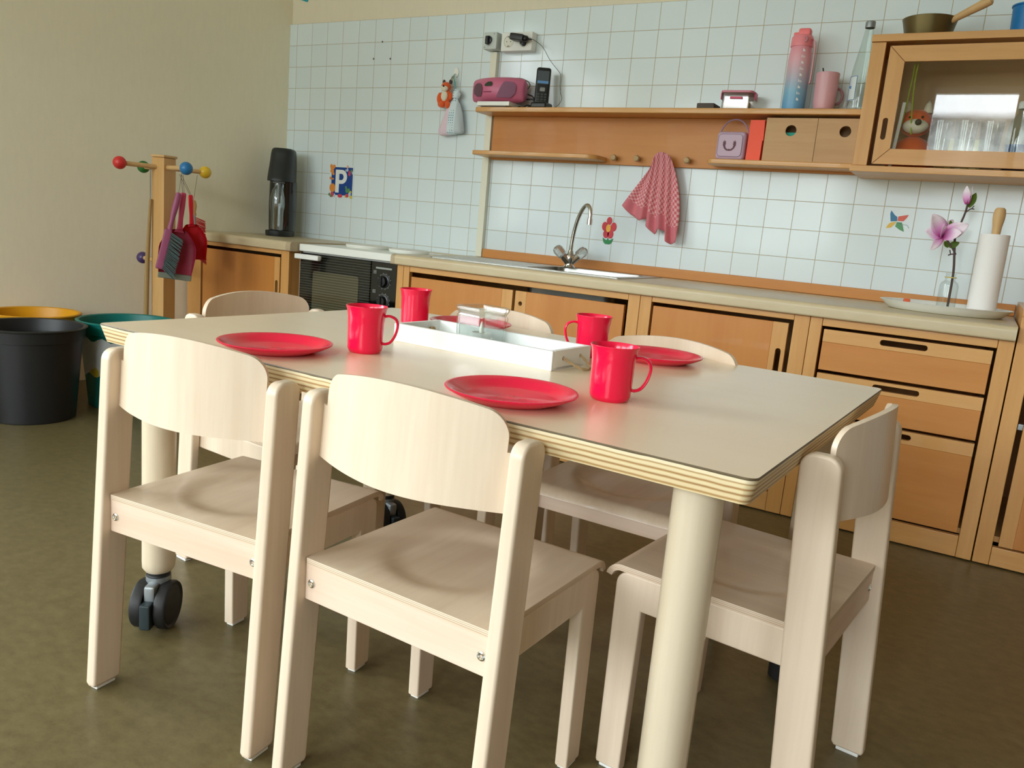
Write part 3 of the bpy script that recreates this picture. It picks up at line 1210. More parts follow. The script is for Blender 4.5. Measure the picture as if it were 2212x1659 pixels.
# ------------------------------------------------------------------ stove
t = thing('mini_stove', 'white kitchen stove with black oven door and two round covered hotplates', 'stove', (0.90, -0.28, 0))
SXA, SXB, SYF = 0.636, 1.168, -0.515
bm = new()
box(bm, SXA, SXB, SYF + 0.012, -0.05, 0.30, 0.636, 0.003)
obj('housing', bm, WHITE, t)
bm = new()
box(bm, SXA - 0.002, SXB + 0.002, SYF - 0.010, -0.047, 0.637, 0.668, 0.005, 3)
obj('hob_top', bm, WHITE, t)
for (x, y, r) in ((0.80, -0.27, 0.098), (1.03, -0.27, 0.088)):
    bm = new()
    lathe(bm, [(0, 0.668), (r - 0.004, 0.668), (r - 0.003, 0.672), (r, 0.673), (r, 0.680), (r - 0.012, 0.683), (0, 0.684)], 48, (x, y, 0))
    obj('hotplate_cover', bm, mat('white_lid', rgb(232, 233, 226), 0.4), t)
# oven door with fine horizontal stripes, window in the middle
STRIPE = mat('striped_black_glass', rgb(10, 12, 11), 0.12, coat=0.4)
nt, b = nodes_of(STRIPE)
tc = nt.nodes.new('ShaderNodeTexCoord')
wv = nt.nodes.new('ShaderNodeTexWave')
wv.wave_type = 'BANDS'
wv.bands_direction = 'Z'
wv.inputs['Scale'].default_value = 29.0
rp = nt.nodes.new('ShaderNodeValToRGB')
rp.color_ramp.elements[0].position = 0.80
rp.color_ramp.elements[0].color = rgb(9, 11, 10)
rp.color_ramp.elements[1].position = 0.92
rp.color_ramp.elements[1].color = rgb(62, 68, 60)
nt.links.new(tc.outputs['Object'], wv.inputs['Vector'])
nt.links.new(wv.outputs['Fac'], rp.inputs['Fac'])
nt.links.new(rp.outputs['Color'], b.inputs['Base Color'])
bm = new()
box(bm, SXA + 0.004, 1.030, SYF - 0.004, SYF + 0.012, 0.31, 0.632, 0.002, 1)
od = obj('oven_door', bm, STRIPE, t)
bm = new()
plate(bm, rrect(0.715, 0.970, 0.375, 0.560, 0.012), (), 0.0012, onwall(SYF - 0.004))
OVW = mat('oven_window_glass', rgb(58, 56, 40), 0.10, coat=0.3)
nt, b = nodes_of(OVW)
wv2 = nt.nodes.new('ShaderNodeTexWave')
wv2.wave_type = 'BANDS'
wv2.bands_direction = 'Z'
wv2.inputs['Scale'].default_value = 29.0
tc = nt.nodes.new('ShaderNodeTexCoord')
rp = nt.nodes.new('ShaderNodeValToRGB')
rp.color_ramp.elements[0].position = 0.55
rp.color_ramp.elements[0].color = rgb(72, 68, 48)
rp.color_ramp.elements[1].position = 0.85
rp.color_ramp.elements[1].color = rgb(96, 94, 76)
nt.links.new(tc.outputs['Object'], wv2.inputs['Vector'])
nt.links.new(wv2.outputs['Fac'], rp.inputs['Fac'])
nt.links.new(rp.outputs['Color'], b.inputs['Base Color'])
obj('window', bm, OVW, od)
bm = new()
box(bm, SXA + 0.000, SXA + 0.004, SYF - 0.005, SYF + 0.012, 0.31, 0.632, 0.001, 1)
obj('edge_trim', bm, CHROME, od)
bm = new()
box(bm, 0.640, 0.775, SYF - 0.042, SYF - 0.022, 0.606, 0.627, 0.003)
box(bm, 0.655, 0.675, SYF - 0.024, SYF - 0.002, 0.609, 0.624)
box(bm, 0.740, 0.760, SYF - 0.024, SYF - 0.002, 0.609, 0.624)
obj('handle', bm, WHITE_M, od)
bm = new()
box(bm, 1.034, SXB - 0.001, SYF - 0.004, SYF + 0.012, 0.31, 0.632, 0.002, 1)
cp = obj('control_panel', bm, BLACK_G, t)
for zz in (0.556, 0.475, 0.394):
    bm = new()
    Mk = Matrix.Translation((1.104, SYF - 0.004, zz)) @ Matrix.Rotation(PI / 2, 4, 'X')
    lathe(bm, [(0, 0), (0.028, 0), (0.028, 0.004), (0.022, 0.006), (0.019, 0.020), (0, 0.021)], 28, (0, 0, 0), Mk)
    box(bm, -0.004, 0.004, -0.019, 0.019, 0.018, 0.026, 0.001, 1, Mk)
    kn = obj('knob', bm, BLACK, cp)
    bm = new()
    for i in range(12):
        a = 2 * PI * i / 12 + 0.2
        Mt = Mk @ Matrix.Rotation(a, 4, 'Z')
        box(bm, 0.0305, 0.0345, -0.0007, 0.0007, 0.0, 0.0006, 0, 1, Mt)
    lathe(bm, [(0.0292, 0.0), (0.0292, 0.0006), (0.0300, 0.0006), (0.0300, 0.0)], 40, (0, 0, 0), Mk)
    obj('scale_ring', bm, mat('grey_print', rgb(150, 156, 150), 0.5), cp, flat=True)
bm = new()
box(bm, 1.058, 1.140, SYF - 0.0046, SYF - 0.004, 0.604, 0.611)
obj('name_strip', bm, MATS['grey_print'], cp)
bm = new()
for (x, z) in ((1.054, 0.590), (1.054, 0.512), (1.050, 0.432), (1.050, 0.412), (1.150, 0.432)):
    for (a0, a1, b0, b1) in ((-0.007, 0.007, 0.005, 0.0065), (-0.007, 0.007, -0.0065, -0.005), (-0.007, -0.0055, -0.005, 0.005), (0.0055, 0.007, -0.005, 0.005), (-0.003, 0.003, -0.002, 0.002)):
        box(bm, x + a0, x + a1, SYF - 0.0046, SYF - 0.004, z + b0, z + b1)
obj('symbols', bm, MATS['grey_print'], cp, flat=True)
bm = new()
box(bm, SXA - 0.001, SXB + 0.001, SYF + 0.03, -0.05, 0.285, 0.299)
box(bm, SXA - 0.001, SXB + 0.001, -0.07, -0.05, 0.004, 0.285)
for xx in (SXA + 0.0, SXB - 0.018):
    box(bm, xx, xx + 0.018, SYF + 0.03, -0.07, 0.004, 0.285)
obj('base_stand', bm, FRAME, t)

# ------------------------------------------------------------------ wall shelf
t = thing('wall_shelf', 'long orange wooden wall shelf with back board and coat pegs', 'shelf', (2.0, -0.07, 1.10))
bm = new()
box(bm, 1.248, 2.755, -0.020, 0.0, 1.096, 1.277, 0.002)
obj('back_board', bm, PANEL_X, t)


def shelf_board(x0, x1, z0, z1, yf, rl=0.02, rr=0.004, name='shelf'):
    bm = new()
    pts = []
    for cx, cy, a0, r in ((x1 - rr, yf + rr, 1.5 * PI, rr), (x1, 0.0, None, 0), (x0, 0.0, None, 0), (x0 + rl, yf + rl, PI, rl)):
        if a0 is None:
            pts.append((cx, cy))
        else:
            for i in range(7):
                a = a0 + PI / 2 * i / 6
                pts.append((cx + r * math.cos(a), cy + r * math.sin(a)))
    plate(bm, pts, (), z1 - z0, Matrix.Translation((0, 0, z0)), bev=0.003)
    return obj(name, bm, FRAME_X, t, angle=50)


shelf_board(1.222, 2.757, 1.277, 1.2965, -0.140)
shelf_board(1.222, 1.800, 1.104, 1.1215, -0.140, 0.02, 0.05)
shelf_board(2.243, 2.757, 1.104, 1.1215, -0.140, 0.03, 0.004)
for x in (1.840, 1.938, 2.040, 2.142):
    bm = new()
    Mp = Matrix.Translation((x, -0.020, 1.121)) @ Matrix.Rotation(PI / 2, 4, 'X')
    lathe(bm, [(0, 0), (0.0075, 0), (0.007, 0.010), (0.0075, 0.016), (0.011, 0.020), (0.0125, 0.027), (0.010, 0.034), (0, 0.037)], 20, (0, 0, 0), Mp)
    obj('peg', bm, mat('greyed_wood_peg', rgb(178, 150, 104), 0.5), t)

# towel hanging on the third peg
TOW = mat('pink_checked_towel', rgb(220, 120, 130), 0.9, sheen=0.3)
nt, b = nodes_of(TOW)
uvn = nt.nodes.new('ShaderNodeUVMap')
ck = nt.nodes.new('ShaderNodeTexChecker')
ck.inputs['Scale'].default_value = 1.0
ck.inputs['Color1'].default_value = rgb(204, 104, 112)
ck.inputs['Color2'].default_value = rgb(226, 170, 174)
mp = nt.nodes.new('ShaderNodeMapping')
mp.inputs['Scale'].default_value = (34, 28, 1)
nt.links.new(uvn.outputs[0], mp.inputs[0])
nt.links.new(mp.outputs[0], ck.inputs['Vector'])
sp = nt.nodes.new('ShaderNodeSeparateXYZ')
nt.links.new(uvn.outputs[0], sp.inputs[0])
gt = nt.nodes.new('ShaderNodeMath')
gt.operation = 'GREATER_THAN'
gt.inputs[1].default_value = 0.80
nt.links.new(sp.outputs['Y'], gt.inputs[0])
mx = nt.nodes.new('ShaderNodeMixRGB')
mx.inputs['Color2'].default_value = rgb(210, 118, 128)
nt.links.new(gt.outputs[0], mx.inputs['Fac'])
nt.links.new(ck.outputs['Color'], mx.inputs['Color1'])
nt.links.new(mx.outputs[0], b.inputs['Base Color'])
bm = new()
uv = bm.loops.layers.uv.new('UVMap')
bot = [(0.0, 1.905, 0.938), (0.10, 1.940, 0.905), (0.2, 1.985, 0.884), (0.30, 2.008, 0.895), (0.34, 2.012, 0.905), (0.36, 2.012, 0.868), (0.44, 2.030, 0.853), (0.50, 2.050, 0.836), (0.55, 2.060, 0.850), (0.6, 2.066, 0.858), (0.74, 2.100, 0.848), (0.78, 2.100, 0.815), (0.88, 2.118, 0.803), (1.0, 2.142, 0.812)]
topc = [(0.0, 2.012, 1.098), (0.15, 2.014, 1.118), (0.30, 2.022, 1.134), (0.5, 2.040, 1.146), (0.7, 2.062, 1.143), (0.85, 2.080, 1.132), (1.0, 2.094, 1.105)]


def interp(tb, u):
    for (u0, a0, b0), (u1, a1, b1) in zip(tb, tb[1:]):
        if u <= u1:
            q = (u - u0) / (u1 - u0)
            return a0 + (a1 - a0) * q, b0 + (b1 - b0) * q
    return tb[-1][1], tb[-1][2]


NU, NV = 88, 30
g = []
for i in range(NU + 1):
    u = i / NU
    bx_, bz_ = interp(bot, u)
    tx_, tz_ = interp(topc, u)
    colv = []
    for j in range(NV + 1):
        v = j / NV
        x = tx_ + (bx_ - tx_) * (v ** 0.95)
        z = tz_ + (bz_ - tz_) * v
        if 0.9 < u:
            x += 0.018 * math.sin(PI * v) * (u - 0.9) / 0.1
        amp = 0.006 + 0.016 * v
        fold = 0.5 + 0.5 * math.sin(u * 2 * PI * 5.2 + 0.8 * math.sin(3 * v) + 0.6)
        depth = 0.056 * (1 - min(1, v * 3) * 0.55) * math.sin(PI * min(max(u * 0.9 + 0.05, 0), 1)) ** 0.5
        y = -0.038 - amp * fold - depth * 0.45
        if v < 0.12:
            y -= 0.008 * math.cos(v / 0.12 * PI / 2)
        colv.append(bm.verts.new((x, y, z)))
    g.append(colv)
for i in range(NU):
    for j in range(NV):
        f = bm.faces.new((g[i][j], g[i + 1][j], g[i + 1][j + 1], g[i][j + 1]))
        for lp, (a, c) in zip(f.loops, ((i, j), (i + 1, j), (i + 1, j + 1), (i, j + 1))):
            lp[uv].uv = (a / NU, c / NV)
towel = obj('tea_towel', bm, TOW, angle=60)
thicken(towel, 0.0025)
tag(towel, 'pink checked tea towel hanging from a peg under the shelf', 'towel')

# ------------------------------------------------------------------ wall cabinet with sliding glass doors
WX0, WX1, WY = 2.763, 3.740, -0.250
t = thing('wall_cabinet', 'wooden wall cabinet with glass sliding door at the upper right', 'cabinet', ((WX0 + WX1) / 2, -0.125, 1.087))
bm = new()
box(bm, WX0 - 0.002, WX1 + 0.002, WY - 0.004, -0.001, 1.478, 1.500, 0.002)
obj('top_board', bm, FRAME_X, t)
bm = new()
box(bm, WX0 - 0.006, WX1 + 0.006, WY - 0.010, -0.001, 1.086, 1.105, 0.002)
obj('bottom_board', bm, FRAME_X, t)
for (x0, x1) in ((WX0, WX0 + 0.042), (WX1 - 0.042, WX1)):
    bm = new()
    box(bm, x0, x1, WY, WY + 0.022, 1.106, 1.477, 0.0015)
    box(bm, x0 if x0 < 3 else x1 - 0.018, x0 + 0.018 if x0 < 3 else x1, WY + 0.02, -0.002, 1.106, 1.477)
    obj('side_panel', bm, FRAME, t)
bm = new()
box(bm, WX0 + 0.018, WX1 - 0.018, -0.012, -0.002, 1.106, 1.477)
obj('back_panel', bm, mat('cabinet_back', rgb(196, 164, 122), 0.6), t)


def glass_door(x0, x1, yf, slotx=None):
    z0, z1, w = 1.112, 1.466, 0.047
    d = None
    segs = [('L', [(x0, z0), (x0 + w, z0 + w), (x0 + w, z1 - w), (x0, z1)]), ('R', [(x1, z0), (x1, z1), (x1 - w, z1 - w), (x1 - w, z0 + w)]),
            ('B', [(x0, z0), (x1, z0), (x1 - w, z0 + w), (x0 + w, z0 + w)]), ('T', [(x0, z1), (x0 + w, z1 - w), (x1 - w, z1 - w), (x1, z1)])]
    bm = new()
    plate(bm, segs[0][1], [rrect(x0 + 0.013, x0 + 0.028, 1.186, 1.252, 0.0073, 6)] if slotx else [], 0.016, onwall(yf + 0.016))
    d = obj('door', bm, FRAME, t, angle=40)
    bm = new()
    plate(bm, segs[1][1], (), 0.016, onwall(yf + 0.016))
    obj('frame_stile', bm, FRAME, d, angle=40)
    for sg in segs[2:]:
        bm = new()
        plate(bm, sg[1], (), 0.0158, onwall(yf + 0.0158))
        obj('frame_rail', bm, FRAME_X, d, angle=40)
    bm = new()
    box(bm, x0 + w - 0.004, x1 - w + 0.004, yf + 0.006, yf + 0.010, z0 + w - 0.004, z1 - w + 0.004)
    obj('glass_pane', bm, thin_glass('cabinet_glass', (0.95, 0.96, 0.95, 1), 0.75), d, flat=True)
    bm = new()
    lnw = 0.0009
    for (a, c) in (((x0, z0), (x0 + w, z0 + w)), ((x0, z1), (x0 + w, z1 - w)), ((x1, z0), (x1 - w, z0 + w)), ((x1, z1), (x1 - w, z1 - w))):
        a, c = Vector((a[0], yf - 0.0002, a[1])), Vector((c[0], yf - 0.0002, c[1]))
        tube(bm, [a, c], lnw, 6)
    obj('mitre_joint', bm, mat('joint_brown', rgb(120, 74, 34), 0.7), d)
    return d


glass_door(2.818, 3.285, WY + 0.003, True)
glass_door(3.262, 3.690, WY + 0.024)

# --- things inside the glass cabinet
ZC = 1.1055
t = thing('fox_plush', 'orange and white stuffed fox sitting in the wall cabinet', 'toy', (2.905, -0.13, ZC))
FK = 1.5
F0 = Vector((2.915, -0.125, ZC))


def fxb(bm, p, r, n, sc=(1, 1, 1)):
    ball(bm, F0 + (Vector(p) - Vector((2.905, -0.13, ZC))) * FK, r * FK, n, sc)


FOXO = mat('fox_orange', rgb(226, 96, 40), 0.95, sheen=0.4)
FOXW = mat('fox_white', rgb(226, 220, 200), 0.95, sheen=0.4)
bm = new()
fxb(bm, (2.905, -0.13, ZC + 0.036), 0.036, 20, (1.1, 0.9, 1.0))
fxb(bm, (2.878, -0.15, ZC + 0.016), 0.017, 14, (1.3, 1.3, 0.9))
fxb(bm, (2.935, -0.15, ZC + 0.016), 0.017, 14, (1.3, 1.3, 0.9))
obj('body', bm, FOXO, t)
bm = new()
fxb(bm, (2.905, -0.140, ZC + 0.098), 0.030, 20, (1.1, 1, 0.95))
hd = obj('head', bm, FOXO, t)
for s in (-1, 1):
    bm = new()
    lathe(bm, [(0, 0.040), (0.009, 0.027), (0.016, 0.0), (0, -0.006)], 12, F0 + Vector((s * 0.030, -0.012, 0.178)))
    obj('ear', bm, FOXW, hd)
bm = new()
fxb(bm, (2.908, -0.165, ZC + 0.088), 0.019, 16, (1.35, 0.9, 0.8))
obj('muzzle', bm, FOXW, hd)
bm = new()
fxb(bm, (2.914, -0.183, ZC + 0.094), 0.0065, 12)
obj('nose', bm, BLACK, hd)
bm = new()
fxb(bm, (2.895, -0.166, ZC + 0.106), 0.0028, 8)
fxb(bm, (2.919, -0.166, ZC + 0.107), 0.0028, 8)
obj('eyes', bm, BLACK, hd)

bm = new()
box(bm, -0.005, 0.005, -0.001, 0.001, 0.0, 0.200, 0.0008, 1, Matrix.Translation((2.868, -0.208, ZC)) @ Matrix.Rotation(0.06, 4, 'Y'))
tag(obj('ruler', bm, WHITE_M), 'thin white strip standing at the left inside the wall cabinet', 'ruler')
bm = new()
for (x, z0_, w) in ((2.888, 1.150, 0.012), (2.901, 1.146, -0.012)):
    tube(bm, smooth_path([(x + 0.004, -0.205, 1.475), (x + w * 0.2, -0.203, 1.38), (x - w * 0.3, -0.200, 1.28), (x - w, -0.198, 1.21)], 6), 0.0022, 6)
tag(obj('ribbon', bm, mat('lime_ribbon', rgb(150, 176, 40), 0.6)), 'lime green ribbon hanging down inside the wall cabinet', 'ribbon')
# tumblers and a bottle
TUMB = thin_glass('tumbler_glass', (0.95, 0.97, 0.97, 1), 1.0)
GT = 'drinking glasses in the wall cabinet'
first = None
for (x, y, lab) in ((2.995, -0.165, 'clear drinking glass beside the stuffed fox in the wall cabinet'), (3.064, -0.175, 'clear drinking glass in the middle of the wall cabinet'), (3.132, -0.160, 'clear drinking glass left of the blue bottle in the wall cabinet')):
    if first is None:
        bm = new()
        lathe(bm, [(0, 0), (0.023, 0), (0.025, 0.003), (0.032, 0.150), (0.0308, 0.150), (0.0240, 0.006), (0, 0.005)], 32)
        first = tag(obj('tumbler', bm, TUMB, local=True), lab, 'glass', GT)
        first.location = (x, y, ZC)
    else:
        dup(first, (x, y, ZC), None, lab)
bm = new()
box(bm, 2.985, 3.115, -0.075, -0.035, ZC, ZC + 0.110, 0.002)
tag(obj('carton', bm, mat('pale_yellow_card', rgb(232, 222, 150), 0.6)), 'pale yellow carton behind the drinking glasses in the wall cabinet', 'carton')
t = thing('water_bottle', 'clear bottle with white cap and blue content in the wall cabinet', 'bottle', (3.205, -0.150, ZC))
bm = new()
lathe(bm, [(0, 0), (0.030, 0), (0.032, 0.004), (0.032, 0.130), (0.026, 0.155), (0.012, 0.178), (0.012, 0.196), (0, 0.196)], 32, (3.205, -0.150, ZC))
obj('body', bm, thin_glass('pale_blue_glass', (0.80, 0.90, 0.94, 1), 1.0), t)
bm = new()
lathe(bm, [(0, 0.003), (0.029, 0.003), (0.030, 0.006), (0.030, 0.085), (0, 0.087)], 32, (3.205, -0.150, ZC))
obj('content', bm, mat('blue_content', rgb(28, 66, 118), 0.3), t)
bm = new()
lathe(bm, [(0, 0.190), (0.015, 0.190), (0.015, 0.208), (0.012, 0.212), (0, 0.212)], 24, (3.205, -0.150, ZC))
obj('cap', bm, WHITE_M, t)

# --- things on top of the cabinet
t = thing('frying_pan', 'small bronze frying pan with wooden handle on top of the wall cabinet', 'pan', (2.905, -0.135, 1.5003))
c = Vector((2.905, -0.135, 1.5003))
bm = new()
lathe(bm, [(0, 0), (0.060, 0), (0.064, 0.004), (0.079, 0.062), (0.080, 0.064), (0.0785, 0.064), (0.0620, 0.006), (0, 0.004)], 48, c)
obj('bowl', bm, mat('bronze_coat', rgb(112, 100, 64), 0.35, metal=0.7), t)
bm = new()
a = c + Vector((0.060, -0.030, 0.052))
bq = c + Vector((0.165, -0.060, 0.100))
dv = (bq - a)
tube(bm, [a, a + dv * 0.2, a + dv * 0.75, a + dv * 0.96, bq], [0.010, 0.0105, 0.0135, 0.0135, 0.008], 18)
obj('handle', bm, DOWEL, t)
bm = new()
lathe(bm, [(0, 0), (0.044, 0), (0.046, 0.004), (0.050, 0.088), (0.053, 0.090), (0.053, 0.094), (0.049, 0.094), (0.044, 0.006), (0, 0.006)], 36, (3.175, -0.13, 1.5003))
tag(obj('cup', bm, mat('blue_plastic', rgb(14, 112, 178), 0.4)), 'blue plastic tub on top of the wall cabinet at the picture edge', 'cup')

# ------------------------------------------------------------------ things on the upper shelf
ZU = 1.2968
# white modem under the radio
t = thing('modem', 'flat white modem lying under the pink radio on the shelf', 'modem', (1.295, -0.075, ZU))
bm = new()
box(bm, 1.215 + 0.012, 1.385, -0.128, -0.030, ZU + 0.006, ZU + 0.024, 0.003)
obj('body', bm, WHITE, t)
bm = new()
box(bm, 1.245, 1.365, -0.120, -0.040, ZU, ZU + 0.006)
obj('base', bm, BLACK, t)

# pink radio
rc = Vector((1.300, -0.070, ZU + 0.0245))
t = thing('radio', 'rounded pink portable radio on the left end of the upper shelf', 'radio', rc)
PINK = mat('pink_plastic', rgb(204, 108, 142), 0.4, coat=0.1)
GRIL = mat('mauve_speaker_cloth', rgb(186, 136, 168), 0.7)


def radio_face(x, z):
    """front surface y of the radio, bulging"""
    return rc.y - 0.026 - 0.042 * (1 - (x / 0.13) ** 2) + 0.012 * ((z - 0.048) / 0.05) ** 2


bm = new()
NX, NZ = 24, 10
gf, gb = [], []
for i in range(NX + 1):
    q = i / NX * 2 - 1
    x = 0.126 * math.sin(q * PI / 2)
    top_ = 0.104 - 0.018 * q * q
    bot_ = 0.0 + 0.012 * q ** 4
    cf, cb_ = [], []
    edge = math.cos(q * PI / 2) ** 0.4
    for j in range(NZ + 1):
        z = bot_ + (top_ - bot_) * j / NZ
        ed2 = (1 - abs(j / NZ * 2 - 1) ** 6) ** 0.5
        yf = radio_face(x, z)
        mid = rc.y - 0.008
        cf.append(bm.verts.new((rc.x + x, mid + (yf - mid) * max(edge * ed2, 0.02), rc.z + z)))
        cb_.append(bm.verts.new((rc.x + x, mid + 0.050 * max(edge * ed2, 0.02), rc.z + z)))
    gf.append(cf)
    gb.append(cb_)
for i in range(NX):
    for j in range(NZ):
        bm.faces.new((gf[i][j], gf[i + 1][j], gf[i + 1][j + 1], gf[i][j + 1]))
        bm.faces.new((gb[i][j], gb[i][j + 1], gb[i + 1][j + 1], gb[i + 1][j]))
    for j in (0, NZ):
        bm.faces.new((gf[i][j], gf[i + 1][j], gb[i + 1][j], gb[i][j]))
for i in (0, NX):
    for j in range(NZ):
        bm.faces.new((gf[i][j], gf[i][j + 1], gb[i][j + 1], gb[i][j]))
rb = obj('body', bm, PINK, t, angle=70)


def radio_patch(name, poly, mtl, lift=0.002, n=10):
    """curved patch following the radio's front"""
    bm = new()
    # poly: list of (z, xleft, xright)
    rows = []
    for (z, xa, xb) in poly:
        rows.append([bm.verts.new((rc.x + xa + (xb - xa) * k3 / n, radio_face(xa + (xb - xa) * k3 / n, z) - lift, rc.z + z)) for k3 in range(n + 1)])
    for a, b3 in zip(rows, rows[1:]):
        for k3 in range(n):
            bm.faces.new((a[k3], a[k3 + 1], b3[k3 + 1], b3[k3]))
    bmesh.ops.solidify(bm, geom=bm.faces[:], thickness=0.003)
    return obj(name, bm, mtl, t)


radio_patch('speaker_grille', [(0.018, -0.078, -0.058), (0.030, -0.100, -0.050), (0.048, -0.104, -0.048), (0.062, -0.100, -0.053), (0.072, -0.086, -0.064)], mat('brown_speaker_cloth', rgb(150, 112, 126), 0.7))
radio_patch('speaker_grille', [(0.014, 0.022, 0.082), (0.030, 0.030, 0.100), (0.048, 0.038, 0.104), (0.064, 0.046, 0.102), (0.078, 0.054, 0.090)], GRIL)
radio_patch('display', [(0.058, -0.034, 0.000), (0.064, -0.036, 0.004), (0.070, -0.030, 0.004), (0.076, -0.018, -0.002)], mat('display_green_grey', rgb(88, 100, 84), 0.2), 0.003)
radio_patch('button_panel', [(0.034, -0.038, 0.000), (0.0355, -0.040, 0.002), (0.0365, -0.040, 0.002)], mat('dark_pink', rgb(150, 40, 84), 0.4), 0.0025)
bm = new()
tube(bm, smooth_path([(rc.x + 0.030, rc.y + 0.030, rc.z + 0.078), (rc.x + 0.045, rc.y + 0.034, rc.z + 0.104), (rc.x + 0.075, rc.y + 0.036, rc.z + 0.106), (rc.x + 0.110, rc.y + 0.034, rc.z + 0.094), (rc.x + 0.126, rc.y + 0.030, rc.z + 0.078), (rc.x + 0.122, rc.y + 0.020, rc.z + 0.060)], 6), 0.0022, 8)
tube(bm, [(rc.x + 0.078, rc.y + 0.036, rc.z + 0.105), (rc.x + 0.074, rc.y + 0.033, rc.z + 0.090)], 0.003, 8)
obj('carry_wire', bm, mat('grey_green_wire', rgb(96, 104, 88), 0.5), t)

# cordless phone in its cradle
pc = Vector((1.508, -0.075, ZU))
t = thing('cordless_phone', 'black cordless phone standing in its charging cradle on the shelf', 'phone', pc)
bm = new()
box(bm, pc.x - 0.036, pc.x + 0.036, pc.y - 0.032, pc.y + 0.032, pc.z, pc.z + 0.026, 0.008, 3)
obj('cradle', bm, BLACK, t)
bm = new()
Mh = Matrix.Translation((pc.x, pc.y - 0.004, pc.z + 0.010)) @ Matrix.Rotation(math.radians(27), 4, 'Z') @ Matrix.Rotation(math.radians(-5), 4, 'X') @ Matrix.Scale(1.09, 4)
box(bm, -0.027, 0.027, -0.012, 0.012, 0.0, 0.142, 0.009, 3, Mh)
hs = obj('handset', bm, mat('black_satin', rgb(22, 24, 25), 0.3), t)
bm = new()
box(bm, -0.0215, 0.0215, -0.0128, -0.0118, 0.080, 0.128, 0.0004, 1, Mh)
obj('screen', bm, mat('grey_lcd', rgb(78, 88, 96), 0.2), hs)
bm = new()
box(bm, -0.0205, 0.0205, -0.0134, -0.0126, 0.0825, 0.0915, 0.0002, 1, Mh)
obj('screen_bar', bm, mat('blue_lcd_bar', rgb(96, 148, 206), 0.3), hs)
bm = new()
box(bm, -0.010, 0.010, -0.0132, -0.0118, 0.053, 0.068, 0.003, 2, Mh)
obj('control_pad', bm, mat('silver_key', rgb(140, 144, 142), 0.35), hs)
bm = new()
for i in range(3):
    for j in range(4):
        box(bm, -0.018 + i * 0.0135, -0.009 + i * 0.0135, -0.0130, -0.0118, 0.012 + j * 0.0095, 0.0175 + j * 0.0095, 0.0008, 1, Mh)
ky = obj('keypad', bm, mat('dark_keys', rgb(70, 76, 76), 0.4), hs)

# cables beside the phone
bm = new()
cz = ZU + 0.004
tube(bm, smooth_path([(1.400, -0.050, cz), (1.430, -0.070, cz), (1.455, -0.060, cz + 0.010), (1.462, -0.055, cz + 0.035), (1.448, -0.050, cz + 0.052), (1.424, -0.048, cz + 0.060)], 6), 0.0028, 8)
tube(bm, smooth_path([(1.465, -0.040, cz), (1.458, -0.045, cz + 0.028), (1.450, -0.048, cz + 0.040), (1.420, -0.052, cz + 0.040)], 6), 0.0034, 8)
tube(bm, smooth_path([(1.400, -0.085, cz), (1.425, -0.090, cz), (1.445, -0.080, cz + 0.012), (1.464, -0.066, cz + 0.006), (1.4665, -0.050, cz)], 6), 0.003, 8)
tube(bm, smooth_path([(1.450, -0.030, cz), (1.455, -0.032, cz + 0.045), (1.462, -0.034, cz + 0.075), (1.476, -0.036, cz + 0.088)], 6), 0.0012, 6)
for i in range(5):
    ball(bm, (1.395 + i * 0.012, -0.060 + 0.01 * (i % 2), cz + 0.004), 0.008, 10, (1.3, 1, 1))
tag(obj('cable_bundle', bm, BLACK), 'tangle of black cables between the pink radio and the phone', 'cable')

# flat dark notebook
bm = new()
box(bm, 2.175, 2.240, -0.110, -0.030, ZU, ZU + 0.022, 0.003)
tag(obj('pocket_case', bm, mat('dark_patterned_case', rgb(74, 66, 58), 0.6)), 'flat dark case lying on the shelf left of the lunch box', 'case')

# lunch box
lc = Vector((2.318, -0.078, ZU))
t = thing('lunch_box', 'small clear lunch box with pink clip lid on the upper shelf', 'box', lc)
bm = new()
Ml = Matrix.Translation(lc) @ Matrix.Rotation(math.radians(4), 4, 'Z')
plate(bm, rrect(-0.053, 0.053, -0.042, 0.050, 0.012), [list(reversed(rrect(-0.050, 0.050, -0.039, 0.047, 0.010)))], 0.052, Ml @ Matrix.Translation((0, 0, 0.003)))
plate(bm, rrect(-0.053, 0.053, -0.042, 0.050, 0.012), (), 0.003, Ml)
obj('tub', bm, thin_glass('frosted_tub', (0.90, 0.87, 0.84, 1), 1.0), t)
bm = new()
box(bm, -0.046, 0.046, -0.036, 0.044, 0.0035, 0.026, 0.003, 2, Ml)
obj('content', bm, mat('pale_food', rgb(200, 190, 150), 0.7), t)
bm = new()
plate(bm, rrect(-0.057, 0.057, -0.046, 0.054, 0.014), (), 0.008, Ml @ Matrix.Translation((0, 0, 0.0555)), bev=0.002)
ld = obj('lid', bm, mat('pink_lid', rgb(206, 128, 146), 0.35), t)
for (x0, x1, y0, y1, z0, z1) in ((-0.022, 0.022, -0.0475, -0.0425, 0.034, 0.0415), (-0.061, -0.0575, -0.02, 0.024, 0.036, 0.062), (0.0575, 0.061, -0.02, 0.024, 0.036, 0.062)):
    bm = new()
    box(bm, x0, x1, y0, y1, z0, z1, 0.001, 1, Ml)
    obj('clip', bm, mat('raspberry_clip', rgb(206, 62, 100), 0.35), ld)

